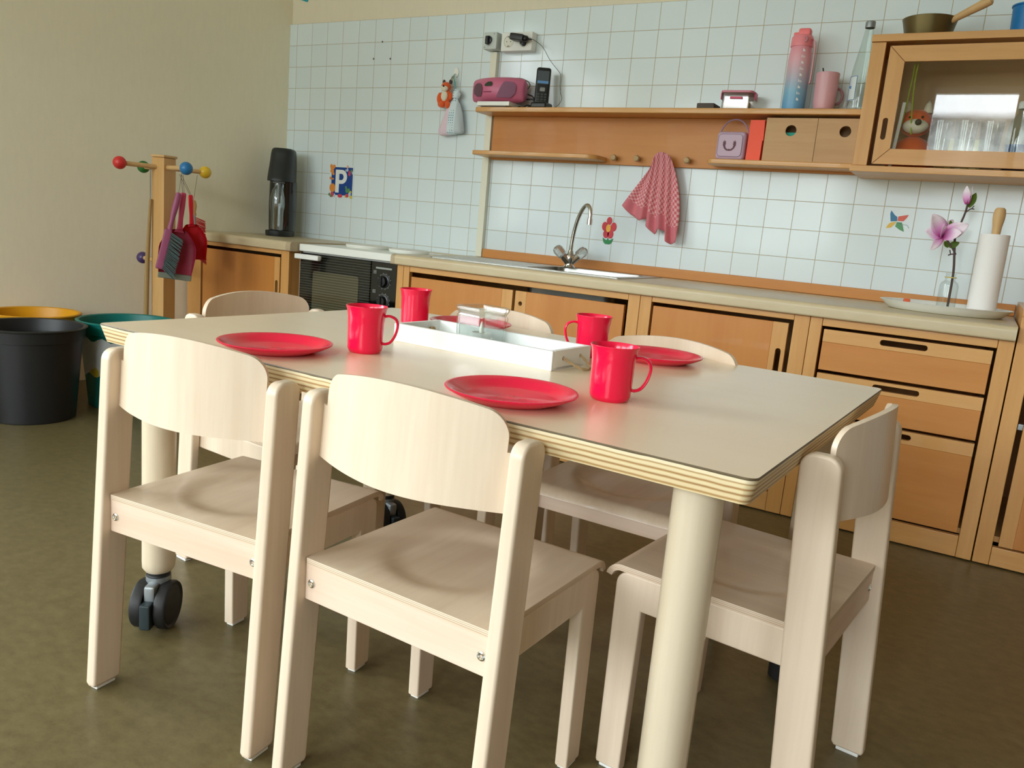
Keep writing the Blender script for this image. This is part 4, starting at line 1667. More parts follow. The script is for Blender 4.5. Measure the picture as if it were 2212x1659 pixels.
# gradient drinking bottle
dc = Vector((2.512, -0.080, ZU))
t = thing('drinking_bottle', 'tall drinking bottle fading from pink to blue, with carry strap', 'bottle', dc)
GRAD = layered('pink_blue_fade', [(0.0, rgb(96, 158, 204)), (0.28, rgb(128, 178, 206)), (0.52, rgb(190, 178, 192)), (0.75, rgb(226, 172, 184)), (1.0, rgb(232, 150, 164))], 0.35, 0.0, 0.22)
bm = new()
lathe(bm, [(0, 0), (0.036, 0), (0.0385, 0.004), (0.0385, 0.165), (0.036, 0.190), (0.033, 0.212), (0, 0.212)], 36, dc)
obj('body', bm, GRAD, t)
bm = new()
for i in range(9):
    zz = 0.030 + i * 0.020
    w_ = 0.007 if i % 2 else 0.010
    a0 = math.radians(-62)
    for q in range(3):
        a = a0 + (q - 1) * 0.06 * (1 + i % 2)
        box(bm, 0.0386, 0.0390, -w_ / 6, w_ / 6, zz, zz + 0.009 - 0.002 * q, 0, 1, Matrix.Translation(dc) @ Matrix.Rotation(a, 4, 'Z'))
obj('markings', bm, mat('white_print', rgb(238, 240, 240), 0.5), t, flat=True)
PNK2 = mat('coral_pink_plastic', rgb(236, 140, 150), 0.35)
bm = new()
lathe(bm, [(0, 0.210), (0.0365, 0.210), (0.037, 0.214), (0.036, 0.240), (0.031, 0.247), (0, 0.247)], 36, dc)
cp2 = obj('lid', bm, PNK2, t)
bm = new()
box(bm, -0.014, 0.026, -0.018, 0.018, 0.246, 0.270, 0.006, 2, Matrix.Translation(dc))
box(bm, -0.030, -0.012, -0.013, 0.013, 0.244, 0.258, 0.004, 2, Matrix.Translation(dc))
obj('flip_cap', bm, mat('coral_cap', rgb(244, 122, 124), 0.35), cp2)
bm = new()
lathe(bm, [(0.004, 0), (0.009, 0), (0.009, 0.002), (0.004, 0.002)], 20, (0, 0, 0), Matrix.Translation(dc + Vector((0.018, -0.033, 0.229))) @ Matrix.Rotation(math.radians(-28), 4, 'Z') @ Matrix.Rotation(PI / 2, 4, 'X'))
obj('logo_ring', bm, mat('grey_pink', rgb(186, 130, 138), 0.4), cp2)
bm = new()
pts = smooth_path([(dc.x + 0.034, dc.y - 0.006, dc.z + 0.236), (dc.x + 0.046, dc.y - 0.008, dc.z + 0.220), (dc.x + 0.048, dc.y - 0.008, dc.z + 0.15), (dc.x + 0.047, dc.y - 0.008, dc.z + 0.095), (dc.x + 0.042, dc.y - 0.004, dc.z + 0.090)], 6)
prev = None
for i, p in enumerate(pts):
    ring = [bm.verts.new(p + Vector((sx * 0.0012, sy * 0.008, 0))) for sx, sy in ((-1, -1), (1, -1), (1, 1), (-1, 1))]
    if prev:
        for j in range(4):
            bm.faces.new((prev[j], prev[(j + 1) % 4], ring[(j + 1) % 4], ring[j]))
    else:
        bm.faces.new(list(reversed(ring)))
    prev = ring
bm.faces.new(prev)
obj('strap', bm, mat('pink_strap', rgb(236, 176, 184), 0.6), t)

# pink mug with spoon
mc = Vector((2.613, -0.078, ZU))
t = thing('ceramic_mug', 'dusty pink ceramic mug beside the drinking bottle on the shelf', 'mug', mc)
DUSTY = mat('dusty_pink_glaze', rgb(214, 164, 172), 0.35)
bm = new()
lathe(bm, [(0, 0.001), (0.024, 0), (0.032, 0.006), (0.037, 0.030), (0.0385, 0.122), (0.0375, 0.124), (0.0358, 0.122), (0.0345, 0.03), (0.030, 0.010), (0, 0.008)], 36, mc)
obj('body', bm, DUSTY, t)
bm = new()
hp = []
for i in range(11):
    a = -PI / 2 + PI * i / 10
    hp.append(mc + Vector((0.033 + 0.020 * math.cos(a), 0.020 + 0.004 * math.cos(a), 0.052 + 0.026 * math.sin(a))))
tube(bm, hp, 0.0045, 10)
obj('handle', bm, mat('dark_pink_glaze', rgb(150, 104, 112), 0.4), t)
bm = new()
tube(bm, [mc + Vector((0.012, 0.006, 0.012)), mc + Vector((-0.020, 0.0, 0.142))], 0.0022, 8)
tag(obj('spoon', bm, mat('dark_steel', rgb(60, 60, 60), 0.3, metal=0.8)), 'thin dark spoon handle sticking out of the pink ceramic mug', 'spoon')

# glass water bottle with label
gc = Vector((2.722, -0.072, ZU))
t = thing('glass_bottle', 'tall empty glass water bottle beside the wall cabinet', 'bottle', gc)
bm = new()
lathe(bm, [(0, 0.003), (0.028, 0.0), (0.033, 0.004), (0.0345, 0.010), (0.0345, 0.120), (0.031, 0.150), (0.020, 0.215), (0.0135, 0.262), (0.0135, 0.282), (0.0122, 0.282), (0.0122, 0.262), (0.0185, 0.215), (0.0295, 0.150), (0.0330, 0.120), (0.0330, 0.010), (0, 0.007)], 36, gc)
obj('body', bm, thin_glass('greenish_glass', (0.955, 0.98, 0.97, 1), 0.6), t)
bm = new()
lathe(bm, [(0.0150, 0.266), (0.0158, 0.268), (0.0158, 0.284), (0.014, 0.287), (0, 0.287)], 28, gc)
obj('cap', bm, GREY_M, t)
bm = new()
rows = []
for zz in (0.032, 0.112):
    rows.append([bm.verts.new(gc + Vector((0.0348 * math.cos(a), 0.0348 * math.sin(a), zz))) for a in [math.radians(-175 + 70 * q / 10) for q in range(11)]])
for q in range(10):
    bm.faces.new((rows[0][q], rows[0][q + 1], rows[1][q + 1], rows[1][q]))
lb = obj('label', bm, mat('pale_label', rgb(214, 226, 230), 0.5), t)
bm = new()
for zz in (0.034, 0.110):
    ring = [gc + Vector((0.0352 * math.cos(a), 0.0352 * math.sin(a), zz)) for a in [math.radians(-174 + 68 * q / 10) for q in range(11)]]
    tube(bm, ring, 0.0009, 6)
for a in (-174, -106):
    a = math.radians(a)
    tube(bm, [gc + Vector((0.0352 * math.cos(a), 0.0352 * math.sin(a), zz)) for zz in (0.034, 0.110)], 0.0009, 6)
ball(bm, gc + Vector((0.0352 * math.cos(math.radians(-140)), 0.0352 * math.sin(math.radians(-140)), 0.075)), 0.005, 8, (1, 0.3, 1))
obj('label_border', bm, mat('blue_print', rgb(70, 120, 176), 0.5), lb)

# ------------------------------------------------------------------ things on the lower right shelf
ZL = 1.1217
sc_ = Vector((2.318, -0.078, ZL))
t = thing('bluetooth_speaker', 'small lilac cube speaker with carry loop and dark emblem on the shelf', 'speaker', sc_)
LIL = mat('lilac_plastic', rgb(196, 172, 194), 0.5)
bm = new()
box(bm, sc_.x - 0.053, sc_.x + 0.053, sc_.y - 0.030, sc_.y + 0.040, ZL, ZL + 0.100, 0.014, 4)
sb = obj('body', bm, LIL, t)
bm = new()
plate(bm, rrect(sc_.x - 0.045, sc_.x + 0.042, ZL + 0.012, ZL + 0.090, 0.013), (), 0.0015, onwall(sc_.y - 0.030))
obj('grille', bm, mat('lilac_cloth', rgb(202, 180, 200), 0.8), sb)
bm = new()
lo = rrect(sc_.x - 0.045, sc_.x + 0.042, ZL + 0.012, ZL + 0.090, 0.013)
tube(bm, [(p[0], sc_.y - 0.031, p[1]) for p in lo], 0.0009, 6, closed=True)
obj('grille_seam', bm, mat('seam_grey', rgb(120, 100, 124), 0.6), sb)
# emblem: two curved claws joined at the bottom
bm = new()
ex_, ez_ = sc_.x - 0.003, ZL + 0.049
for s in (-1, 1):
    outer = [(0.000, -0.018), (0.010, -0.0165), (0.0185, -0.009), (0.0235, 0.002), (0.0235, 0.012), (0.0195, 0.020), (0.0185, 0.012), (0.0165, 0.018), (0.0135, 0.0145), (0.0150, 0.008), (0.0118, 0.009), (0.0150, 0.002), (0.0130, -0.006), (0.0080, -0.0105), (0.0035, -0.0125), (0.0022, -0.0105), (0.000, -0.0112)]
    pp = [(ex_ + s * q[0], ez_ + q[1]) for q in (outer if s > 0 else list(reversed(outer)))]
    plate(bm, pp, (), 0.0008, onwall(sc_.y - 0.0315))
obj('emblem', bm, mat('maroon_print', rgb(92, 46, 60), 0.5), sb, flat=True)
bm = new()
hp = []
for i in range(15):
    a = PI * i / 14
    hp.append((sc_.x - 0.054 * math.cos(a), sc_.y + 0.005, ZL + 0.078 + 0.068 * math.sin(a)))
tube(bm, hp, 0.0028, 8)
obj('carry_loop', bm, mat('mauve_cord', rgb(160, 134, 160), 0.6), t)

bm = new()
ball(bm, (2.352, -0.030, ZL + 0.108), 0.009, 12)
tag(obj('toy_bead', bm, mat('green_brown_bead', rgb(120, 110, 60), 0.5)), 'small green bead behind the lilac speaker', 'bead')
bpy.data.objects['toy_bead'].location.z = ZL
bpy.data.objects['toy_bead'].location.y = -0.0300

bm = new()
plate(bm, [(2.3785, ZL), (2.4285, ZL), (2.4295, ZL + 0.070), (2.4330, ZL + 0.070), (2.4300, ZL + 0.140), (2.3800, ZL + 0.140)], (), 0.085, onwall(-0.022))
t = thing('carton', 'bright orange-red cardboard carton standing between speaker and wooden boxes', 'carton', (2.405, -0.065, ZL))
obj('body', bm, mat('neon_orange_card', rgb(250, 92, 62), 0.55), t)
bm = new()
box(bm, 2.396, 2.431, -0.060, -0.024, ZL + 0.1402, ZL + 0.144)
obj('flap', bm, mat('grey_card', rgb(176, 160, 168), 0.6), t)
# two wooden boxes with finger holes
for (x0, x1, hx, lab) in ((2.4395, 2.6115, 2.526, 'wooden storage box with round hole, next to the orange-red carton'), (2.6130, 2.7555, 2.704, 'wooden storage box with round hole, against the wall cabinet')):
    t = thing('storage_box', lab, 'box', ((x0 + x1) / 2, -0.07, ZL), 0, 'wooden boxes on the lower shelf')
    z1 = ZL + 0.146
    bm = new()
    plate(bm, [(x0, ZL), (x1, ZL), (x1, z1), (x0, z1)], [circle(hx, z1 - 0.042, 0.0185, 28)], 0.008, onwall(-0.112))
    obj('front', bm, BOXWOOD, t, angle=40)
    bm = new()
    box(bm, x0, x0 + 0.006, -0.112, -0.024, ZL, z1)
    box(bm, x1 - 0.006, x1, -0.112, -0.024, ZL, z1)
    box(bm, x0 + 0.006, x1 - 0.006, -0.030, -0.024, ZL, z1)
    box(bm, x0 + 0.006, x1 - 0.006, -0.112, -0.030, ZL, ZL + 0.006)
    obj('sides', bm, BOXWOOD, t)
    if x0 < 2.5:
        bm = new()
        box(bm, x0 + 0.012, x1 - 0.012, -0.106, -0.040, ZL + 0.007, z1 - 0.046, 0.002)
        tag(obj('paper_stack', bm, mat('teal_paper', rgb(30, 160, 140), 0.6)), 'teal paper seen through the hole of the left wooden box', 'paper')

# ------------------------------------------------------------------ wall fittings
bm = new()
box(bm, 1.208, 1.240, -0.022, 0.0, 0.6745, 1.540, 0.002)
tag(obj('cable_duct', bm, mat('off_white_duct', rgb(226, 226, 208), 0.4)), 'vertical white cable duct on the tiles below the switch box', 'cable duct')
# the shelves are notched around the duct: it runs behind them
t = thing('switch_box', 'grey surface mounted switch with black rotary knob on the tiles', 'switch', (1.222, -0.028, 1.545))
bm = new()
box(bm, 1.190, 1.256, -0.058, 0.0, 1.543, 1.612, 0.004)
sbx = obj('housing', bm, mat('pale_grey_plastic', rgb(196, 206, 202), 0.4), t)
bm = new()
Mk = Matrix.Translation((1.218, -0.058, 1.580)) @ Matrix.Rotation(PI / 2, 4, 'X')
lathe(bm, [(0, 0), (0.016, 0), (0.016, 0.006), (0.010, 0.008), (0, 0.008)], 24, (0, 0, 0), Mk)
box(bm, -0.0065, 0.0065, -0.021, 0.013, 0.004, 0.022, 0.004, 2, Mk)
obj('knob', bm, BLACK, t)
bm = new()
for (x, z) in ((1.243, 1.604), (1.198, 1.551)):
    lathe(bm, [(0, 0), (0.003, 0), (0.003, 0.0006), (0, 0.0008)], 12, (0, 0, 0), Matrix.Translation((x, -0.058, z)) @ Matrix.Rotation(PI / 2, 4, 'X'))
obj('screws', bm, GREY_M, t)
t = thing('power_socket', 'white double power socket on the tiles beside the switch', 'socket', (1.343, -0.02, 1.536))
bm = new()
box(bm, 1.268, 1.418, -0.042, 0.0, 1.536, 1.612, 0.005)
obj('housing', bm, WHITE_M, t)
for x in (1.306, 1.380):
    bm = new()
    Mk = Matrix.Translation((x, -0.042, 1.574)) @ Matrix.Rotation(PI / 2, 4, 'X')
    lathe(bm, [(0.0185, -0.004), (0.0205, 0.0), (0.0225, 0.0012), (0.0245, 0.0008), (0.025, 0), (0.0185, -0.004)], 32, (0, 0, 0), Mk)
    lathe(bm, [(0, 0.0004), (0.0200, 0.0004)], 32, (0, 0, 0), Mk)
    sk = obj('outlet', bm, mat('outlet_white', rgb(222, 222, 210), 0.35), t)
    bm = new()
    for dz in (-0.0095, 0.0095):
        lathe(bm, [(0, 0.0006), (0.0027, 0.0006), (0, 0.0010)], 12, (0, 0, 0), Mk @ Matrix.Translation((dz, 0, 0)))
    for dz in (-0.0185, 0.0185):
        box(bm, -0.005, 0.005, dz - 0.0018, dz + 0.0018, 0.0004, 0.0020, 0, 1, Mk)
    obj('contacts', bm, mat('contact_grey', rgb(120, 116, 104), 0.4), sk)
t = thing('power_adapter', 'black power adapter plugged into the double socket', 'adapter', (1.372, -0.07, 1.570))
bm = new()
Ma = Matrix.Translation((1.375, -0.068, 1.580)) @ Matrix.Rotation(math.radians(8), 4, 'Y')
box(bm, -0.040, 0.024, -0.022, 0.023, -0.013, 0.014, 0.006, 2, Ma)
lathe(bm, [(0.013, 0.0), (0.012, 0.012), (0.004, 0.020), (0.003, 0.034), (0, 0.034)], 16, (0, 0, 0), Ma @ Matrix.Translation((0.022, 0, 0)) @ Matrix.Rotation(PI / 2, 4, 'Y'))
tube(bm, [(1.380, -0.060, 1.566), (1.380, -0.0425, 1.566)], [0.010, 0.013], 16)
obj('body', bm, BLACK, t)
bm = new()
cab = [(1.431, -0.068, 1.573), (1.441, -0.060, 1.570), (1.470, -0.040, 1.548), (1.500, -0.022, 1.500), (1.535, -0.012, 1.462), (1.551, -0.012, 1.440), (1.552, -0.012, 1.400), (1.560, -0.014, 1.370), (1.567, -0.016, 1.350), (1.562, -0.020, 1.330), (1.550, -0.030, 1.314), (1.543, -0.045, 1.306)]
tube(bm, smooth_path(cab, 6), 0.0011, 6)
obj('cord', bm, mat('dark_cord', rgb(70, 66, 64), 0.5), t)

# drilled holes (plugs) in the tiles
for (x, z, lab) in ((0.593, 1.606, 'dark screw plug in the tiles, uppermost of three'), (0.545, 1.532, 'dark screw plug in the tiles, lower left of three'), (0.645, 1.530, 'dark screw plug in the tiles, lower right of three')):
    bm = new()
    lathe(bm, [(0, 0.001), (0.004, 0.0008), (0.0045, 0.0)], 14, (0, 0, 0), Matrix.Translation((x, 0.0, z)) @ Matrix.Rotation(PI / 2, 4, 'X'))
    tag(obj('wall_plug', bm, mat('plug_grey', rgb(90, 84, 84), 0.6)), lab, 'wall plug', 'screw plugs in the tiles')

# adhesive hook with a fox toy and a cloth bag
t = thing('adhesive_hook', 'white adhesive hook on the tiles carrying fox toy and bag', 'hook', (1.022, -0.01, 1.44))
bm = new()
plate(bm, circle(1.024, 1.463, 0.013, 24, 1.6), (), 0.005, onwall(0.0), bev=0.0015)
obj('plate', bm, WHITE_M, t)
bm = new()
tube(bm, smooth_path([(1.024, -0.004, 1.456), (1.024, -0.012, 1.446), (1.024, -0.020, 1.440), (1.024, -0.027, 1.443), (1.024, -0.029, 1.450)], 4), 0.0026, 8)
obj('prong', bm, WHITE_M, t)
t = thing('fox_toy', 'small orange fox soft toy hanging from the white adhesive hook', 'toy', (0.995, -0.03, 1.31))
fx = Vector((0.998, -0.034, 1.318))
bm = new()
ball(bm, fx + Vector((0.004, 0, 0.036)), 0.026, 18, (0.95, 0.7, 1.25))
ball(bm, fx + Vector((-0.010, -0.008, 0.004)), 0.014, 12, (1, 0.9, 1.1))
ball(bm, fx + Vector((0.020, -0.008, 0.000)), 0.014, 12, (1, 0.9, 1.1))
ball(bm, fx + Vector((0.030, -0.004, 0.038)), 0.010, 12, (0.8, 0.8, 1.6))
obj('body', bm, FOXO, t)
bm = new()
ball(bm, fx + Vector((-0.032, 0.004, 0.030)), 0.019, 14, (0.9, 0.7, 1.4))
ball(bm, fx + Vector((-0.026, 0.004, 0.008)), 0.016, 14, (1.1, 0.7, 1.0))
obj('tail', bm, FOXO, t)
bm = new()
ball(bm, fx + Vector((0.002, -0.014, 0.038)), 0.019, 16, (0.9, 0.5, 1.15))
obj('belly', bm, FOXW, t)
bm = new()
ball(bm, fx + Vector((0.003, -0.006, 0.078)), 0.024, 18, (0.95, 0.85, 0.85))
hd = obj('head', bm, FOXO, t)
bm = new()
ball(bm, fx + Vector((0.003, -0.017, 0.070)), 0.018, 16, (1.0, 0.7, 0.8))
obj('muzzle', bm, FOXW, hd)
bm = new()
ball(bm, fx + Vector((0.006, -0.031, 0.077)), 0.0042, 10)
obj('nose', bm, mat('dark_brown', rgb(70, 52, 50), 0.6), hd)
for s in (-1, 1):
    bm = new()
    ball(bm, fx + Vector((0.003 + s * 0.017, 0.0, 0.100)), 0.008, 12, (0.9, 0.6, 1.2))
    obj('ear', bm, MATS['dark_brown'], hd)
bm = new()
tube(bm, smooth_path([(1.006, -0.024, 1.416), (1.016, -0.026, 1.432), (1.023, -0.0275, 1.4440)], 5), 0.0024, 8)
tube(bm, smooth_path([(1.014, -0.020, 1.408), (1.022, -0.024, 1.430), (1.025, -0.026, 1.4440)], 5), 0.0024, 8)
obj('hanging_loop', bm, mat('khaki_ribbon', rgb(150, 146, 110), 0.7), t)
t = thing('cloth_bag', 'small knotted cloth bag in pink and dotted blue below the adhesive hook', 'bag', (1.045, -0.03, 1.19))
BAG = mat('bag_cloth', rgb(200, 214, 222), 0.85)
nt, b = nodes_of(BAG)
tc = nt.nodes.new('ShaderNodeTexCoord')
sp = nt.nodes.new('ShaderNodeSeparateXYZ')
nt.links.new(tc.outputs['Object'], sp.inputs[0])
rp = nt.nodes.new('ShaderNodeValToRGB')
rp.color_ramp.interpolation = 'CONSTANT'
els = rp.color_ramp.elements
els[0].position, els[0].color = 0.0, rgb(228, 206, 220)
els[1].position, els[1].color = 0.42, rgb(214, 230, 238)
e3 = els.new(0.68)
e3.color = rgb(196, 210, 218)
mr = nt.nodes.new('ShaderNodeMapRange')
mr.inputs['From Min'].default_value = -0.075
mr.inputs['From Max'].default_value = 0.065
nt.links.new(sp.outputs['X'], mr.inputs['Value'])
nt.links.new(mr.outputs[0], rp.inputs['Fac'])
vor = nt.nodes.new('ShaderNodeTexVoronoi')
vor.inputs['Scale'].default_value = 95
vor.inputs['Randomness'].default_value = 0.0
nt.links.new(tc.outputs['Object'], vor.inputs['Vector'])
lt = nt.nodes.new('ShaderNodeMath')
lt.operation = 'LESS_THAN'
lt.inputs[1].default_value = 0.30
nt.links.new(vor.outputs['Distance'], lt.inputs[0])
band = nt.nodes.new('ShaderNodeMath')
band.operation = 'COMPARE'
band.inputs[1].default_value = 0.53
band.inputs[2].default_value = 0.13
nt.links.new(mr.outputs[0], band.inputs[0])
mul = nt.nodes.new('ShaderNodeMath')
mul.operation = 'MULTIPLY'
nt.links.new(lt.outputs[0], mul.inputs[0])
nt.links.new(band.outputs[0], mul.inputs[1])
mx = nt.nodes.new('ShaderNodeMixRGB')
mx.inputs['Color2'].default_value = rgb(120, 164, 186)
nt.links.new(mul.outputs[0], mx.inputs['Fac'])
nt.links.new(rp.outputs['Color'], mx.inputs['Color1'])
nt.links.new(mx.outputs[0], b.inputs['Base Color'])
bm = new()
rings = []
N = 28
for (z, xc, hw_, hd_) in ((1.194, 1.040, 0.050, 0.012), (1.200, 1.040, 0.064, 0.020), (1.215, 1.038, 0.066, 0.024), (1.25, 1.040, 0.056, 0.022), (1.29, 1.044, 0.044, 0.018), (1.320, 1.048, 0.030, 0.014), (1.340, 1.050, 0.014, 0.010), (1.346, 1.051, 0.009, 0.009), (1.352, 1.053, 0.018, 0.012), (1.366, 1.056, 0.020, 0.013), (1.380, 1.054, 0.014, 0.010), (1.388, 1.050, 0.004, 0.004)):
    ring = []
    for j in range(N):
        a = 2 * PI * j / N
        w2 = 1 + 0.07 * math.sin(5 * a + 20 * z)
        ring.append(bm.verts.new((xc + hw_ * w2 * math.cos(a), -0.032 + hd_ * w2 * math.sin(a), z + (0.006 * math.cos(a) if z < 1.21 else 0))))
    rings.append(ring)
for a, b2 in zip(rings, rings[1:]):
    for j in range(N):
        bm.faces.new((a[j], a[(j + 1) % N], b2[(j + 1) % N], b2[j]))
bm.faces.new(list(reversed(rings[0])))
bm.faces.new(rings[-1])
obj('pouch', bm, BAG, t, angle=70)
bm = new()
tube(bm, smooth_path([(1.050, -0.032, 1.385), (1.040, -0.030, 1.415), (1.028, -0.0285, 1.446)], 5), 0.0016, 6)
tube(bm, smooth_path([(1.050, -0.030, 1.345), (1.034, -0.026, 1.405), (1.030, -0.0265, 1.446), (1.037, -0.026, 1.452)], 5), 0.0016, 6)
obj('cord', bm, mat('teal_cord', rgb(96, 168, 170), 0.6), t)

# poster with the letter P
t = thing('letter_poster', 'blue poster with a large white letter P and small animal pictures', 'poster', (0.382, -0.002, 0.884))
bm = new()
box(bm, 0.304, 0.461, -0.0022, 0.0, 0.884, 1.037)
obj('paper', bm, mat('poster_white', rgb(216, 226, 226), 0.5), t)
bm = new()
box(bm, 0.318, 0.454, -0.0030, -0.0022, 0.896, 1.030)
obj('blue_field', bm, mat('poster_blue', rgb(20, 66, 140), 0.45), t)
bm = new()
X0, Z0 = 0.345, 0.908
outl = [(0, 0), (0.0235, 0), (0.0235, 0.043), (0.040, 0.043)]
for i in range(13):
    a = -PI / 2 + PI * i / 12
    outl.append((0.040 + 0.034 * math.cos(a), 0.0765 + 0.0335 * math.sin(a)))
outl += [(0, 0.110)]
inner = [(0.0235, 0.061), (0.0385, 0.061)]
for i in range(9):
    a = -PI / 2 + PI * i / 8
    inner.append((0.0385 + 0.0135 * math.cos(a), 0.0760 + 0.0150 * math.sin(a)))
inner += [(0.0235, 0.091)]
plate(bm, [(X0 + p[0], Z0 + p[1]) for p in outl], [list(reversed([(X0 + p[0], Z0 + p[1]) for p in inner]))], 0.0008, onwall(-0.0030))
obj('letter_p', bm, mat('letter_white', rgb(228, 234, 232), 0.5), t, flat=True)


def blobs(name, items, col):
    bm = new()
    for (x, z, r, s) in items:
        plate(bm, circle(x, z, r, 16, s), (), 0.0010 + 0.0002 * random.random(), onwall(-0.0029))
    obj(name, bm, mat(name + '_ink', col, 0.5), t, flat=True)


blobs('orange_pictures', [(0.322, 1.026, 0.013, 0.9), (0.333, 1.032, 0.008, 1.2), (0.314, 1.034, 0.007, 1.3), (0.321, 1.010, 0.012, 0.8), (0.330, 0.997, 0.007, 1), (0.313, 0.976, 0.007, 1), (0.328, 0.973, 0.006, 0.8), (0.327, 0.930, 0.019, 1.1)], rgb(224, 142, 60))
blobs('peach_pictures', [(0.327, 0.922, 0.010, 1.1), (0.420, 1.033, 0.006, 1.3)], rgb(222, 168, 146))
blobs('red_pictures', [(0.434, 1.003, 0.007, 1.9), (0.326, 0.898, 0.010, 1.3), (0.378, 0.893, 0.015, 0.6), (0.424, 0.896, 0.010, 0.9)], rgb(206, 66, 84))
blobs('green_pictures', [(0.415, 0.935, 0.006, 1.2), (0.422, 0.920, 0.010, 1.1), (0.434, 0.922, 0.008, 1.3), (0.308, 0.897, 0.005, 1.5), (0.318, 0.890, 0.005, 1.4), (0.446, 1.014, 0.005, 1.5)], rgb(84, 140, 88))
blobs('yellow_pictures', [(0.448, 0.890, 0.008, 1), (0.415, 0.893, 0.006, 1.2), (0.445, 0.914, 0.006, 1)], rgb(212, 196, 70))
blobs('pale_pictures', [(0.420, 1.018, 0.006, 1.2), (0.410, 1.016, 0.003, 2), (0.342, 0.894, 0.005, 1.8), (0.452, 1.006, 0.003, 2.5), (0.440, 0.902, 0.008, 1.5)], rgb(180, 200, 214))

# red flower sticker behind the tap
t = thing('flower_sticker', 'red flower sticker with yellow centre and green leaves on the tiles', 'sticker', (1.832, -0.003, 0.781))
bm = new()
for (x, z, r, s) in ((1.832, 0.875, 0.0115, 1.35), (1.814, 0.852, 0.0125, 1.45), (1.853, 0.852, 0.0125, 1.45), (1.823, 0.822, 0.0130, 1.35), (1.842, 0.822, 0.0130, 1.35)):
    plate(bm, circle(x, z, r, 24, s), (), 0.0025, onwall(0.0), bev=0.0006)
obj('petals', bm, mat('sticker_red', rgb(204, 26, 48), 0.4), t)
bm = new()
plate(bm, circle(1.831, 0.845, 0.0105, 24, 1.5), (), 0.0035, onwall(0.0), bev=0.0006)
obj('centre', bm, mat('sticker_yellow', rgb(236, 178, 50), 0.4), t)
bm = new()
plate(bm, [(1.810, 0.806), (1.815, 0.788), (1.824, 0.781), (1.842, 0.781), (1.851, 0.788), (1.857, 0.806), (1.846, 0.800), (1.838, 0.797), (1.833, 0.807), (1.828, 0.797), (1.820, 0.800)], (), 0.0030, onwall(0.0))
obj('leaves', bm, mat('sticker_green', rgb(8, 130, 62), 0.4), t)

# butterfly kite sticker
t = thing('butterfly_sticker', 'four coloured butterfly sticker on the tiles left of the flower vase', 'sticker', (2.897, -0.002, 0.910))
bx, bz = 2.897, 0.950
WING = {'blue_wing': ([(0, 0), (-0.020, -0.002), (-0.025, 0.024), (-0.023, 0.035), (-0.010, 0.020), (-0.001, 0.014)], rgb(46, 116, 156)),
        'red_wing': ([(0.001, 0.001), (0.002, 0.016), (0.022, 0.021), (0.033, 0.023), (0.028, 0.012), (0.020, 0.001)], rgb(214, 92, 74)),
        'yellow_wing': ([(-0.001, -0.002), (-0.020, -0.006), (-0.028, -0.016), (-0.031, -0.026), (-0.016, -0.023), (-0.007, -0.012)], rgb(226, 186, 74)),
        'green_wing': ([(0.000, -0.003), (0.016, -0.003), (0.021, -0.016), (0.027, -0.034), (0.012, -0.028), (-0.003, -0.018)], rgb(84, 150, 98))}
for nm, (pp, colr) in WING.items():
    bm = new()
    plate(bm, [(bx + p[0], bz + p[1]) for p in pp], (), 0.0012, onwall(0.0))
    obj(nm, bm, mat(nm + '_ink', colr, 0.45), t, flat=True)
bm = new()
tube(bm, smooth_path([(bx, -0.0015, bz - 0.004), (bx + 0.020, -0.0015, bz - 0.010), (bx + 0.034, -0.0015, bz - 0.012), (bx + 0.040, -0.0015, bz - 0.022)], 5), 0.0006, 6)
obj('tail_line', bm, mat('ink_grey', rgb(90, 120, 130), 0.6), t)
# teal paper on the plaster above the tiles
bm = new()
plate(bm, [(0.050, 1.822), (0.098, 1.808), (0.112, 1.832), (0.075, 1.880), (0.045, 1.860)], (), 0.002, onwall(0.012))
tag(obj('paper_decoration', bm, mat('teal_card', rgb(40, 160, 176), 0.6)), 'teal paper shape on the plaster above the tiles', 'decoration')

# ------------------------------------------------------------------ things on the worktops
ZW = 0.6732
# soda maker in the corner
sm = Vector((0.135, -0.150, ZW))
t = thing('soda_maker', 'tall black soda maker standing in the worktop corner', 'soda maker', sm)
face = math.radians(-58)      # it faces into the room
Ms = Matrix.Translation(sm) @ Matrix.Rotation(face + PI / 2, 4, 'Z')


def soda_section(bm, zs, cut):
    rings = []
    n = 40
    for (z, w, d, yo) in zs:
        ring = []
        for j in range(n):
            a = 2 * PI * j / n
            cx_, cy_ = math.cos(a), math.sin(a)
            x = w * (abs(cx_) ** 0.75) * (1 if cx_ >= 0 else -1)
            y = d * (abs(cy_) ** 0.75) * (1 if cy_ >= 0 else -1)
            ring.append(bm.verts.new(Ms @ Vector((x, y + yo, z))))
        rings.append(ring)
    for a, b2 in zip(rings, rings[1:]):
        for j in range(n):
            bm.faces.new((a[j], a[(j + 1) % n], b2[(j + 1) % n], b2[j]))
    bm.faces.new(list(reversed(rings[0])))
    bm.faces.new(rings[-1])


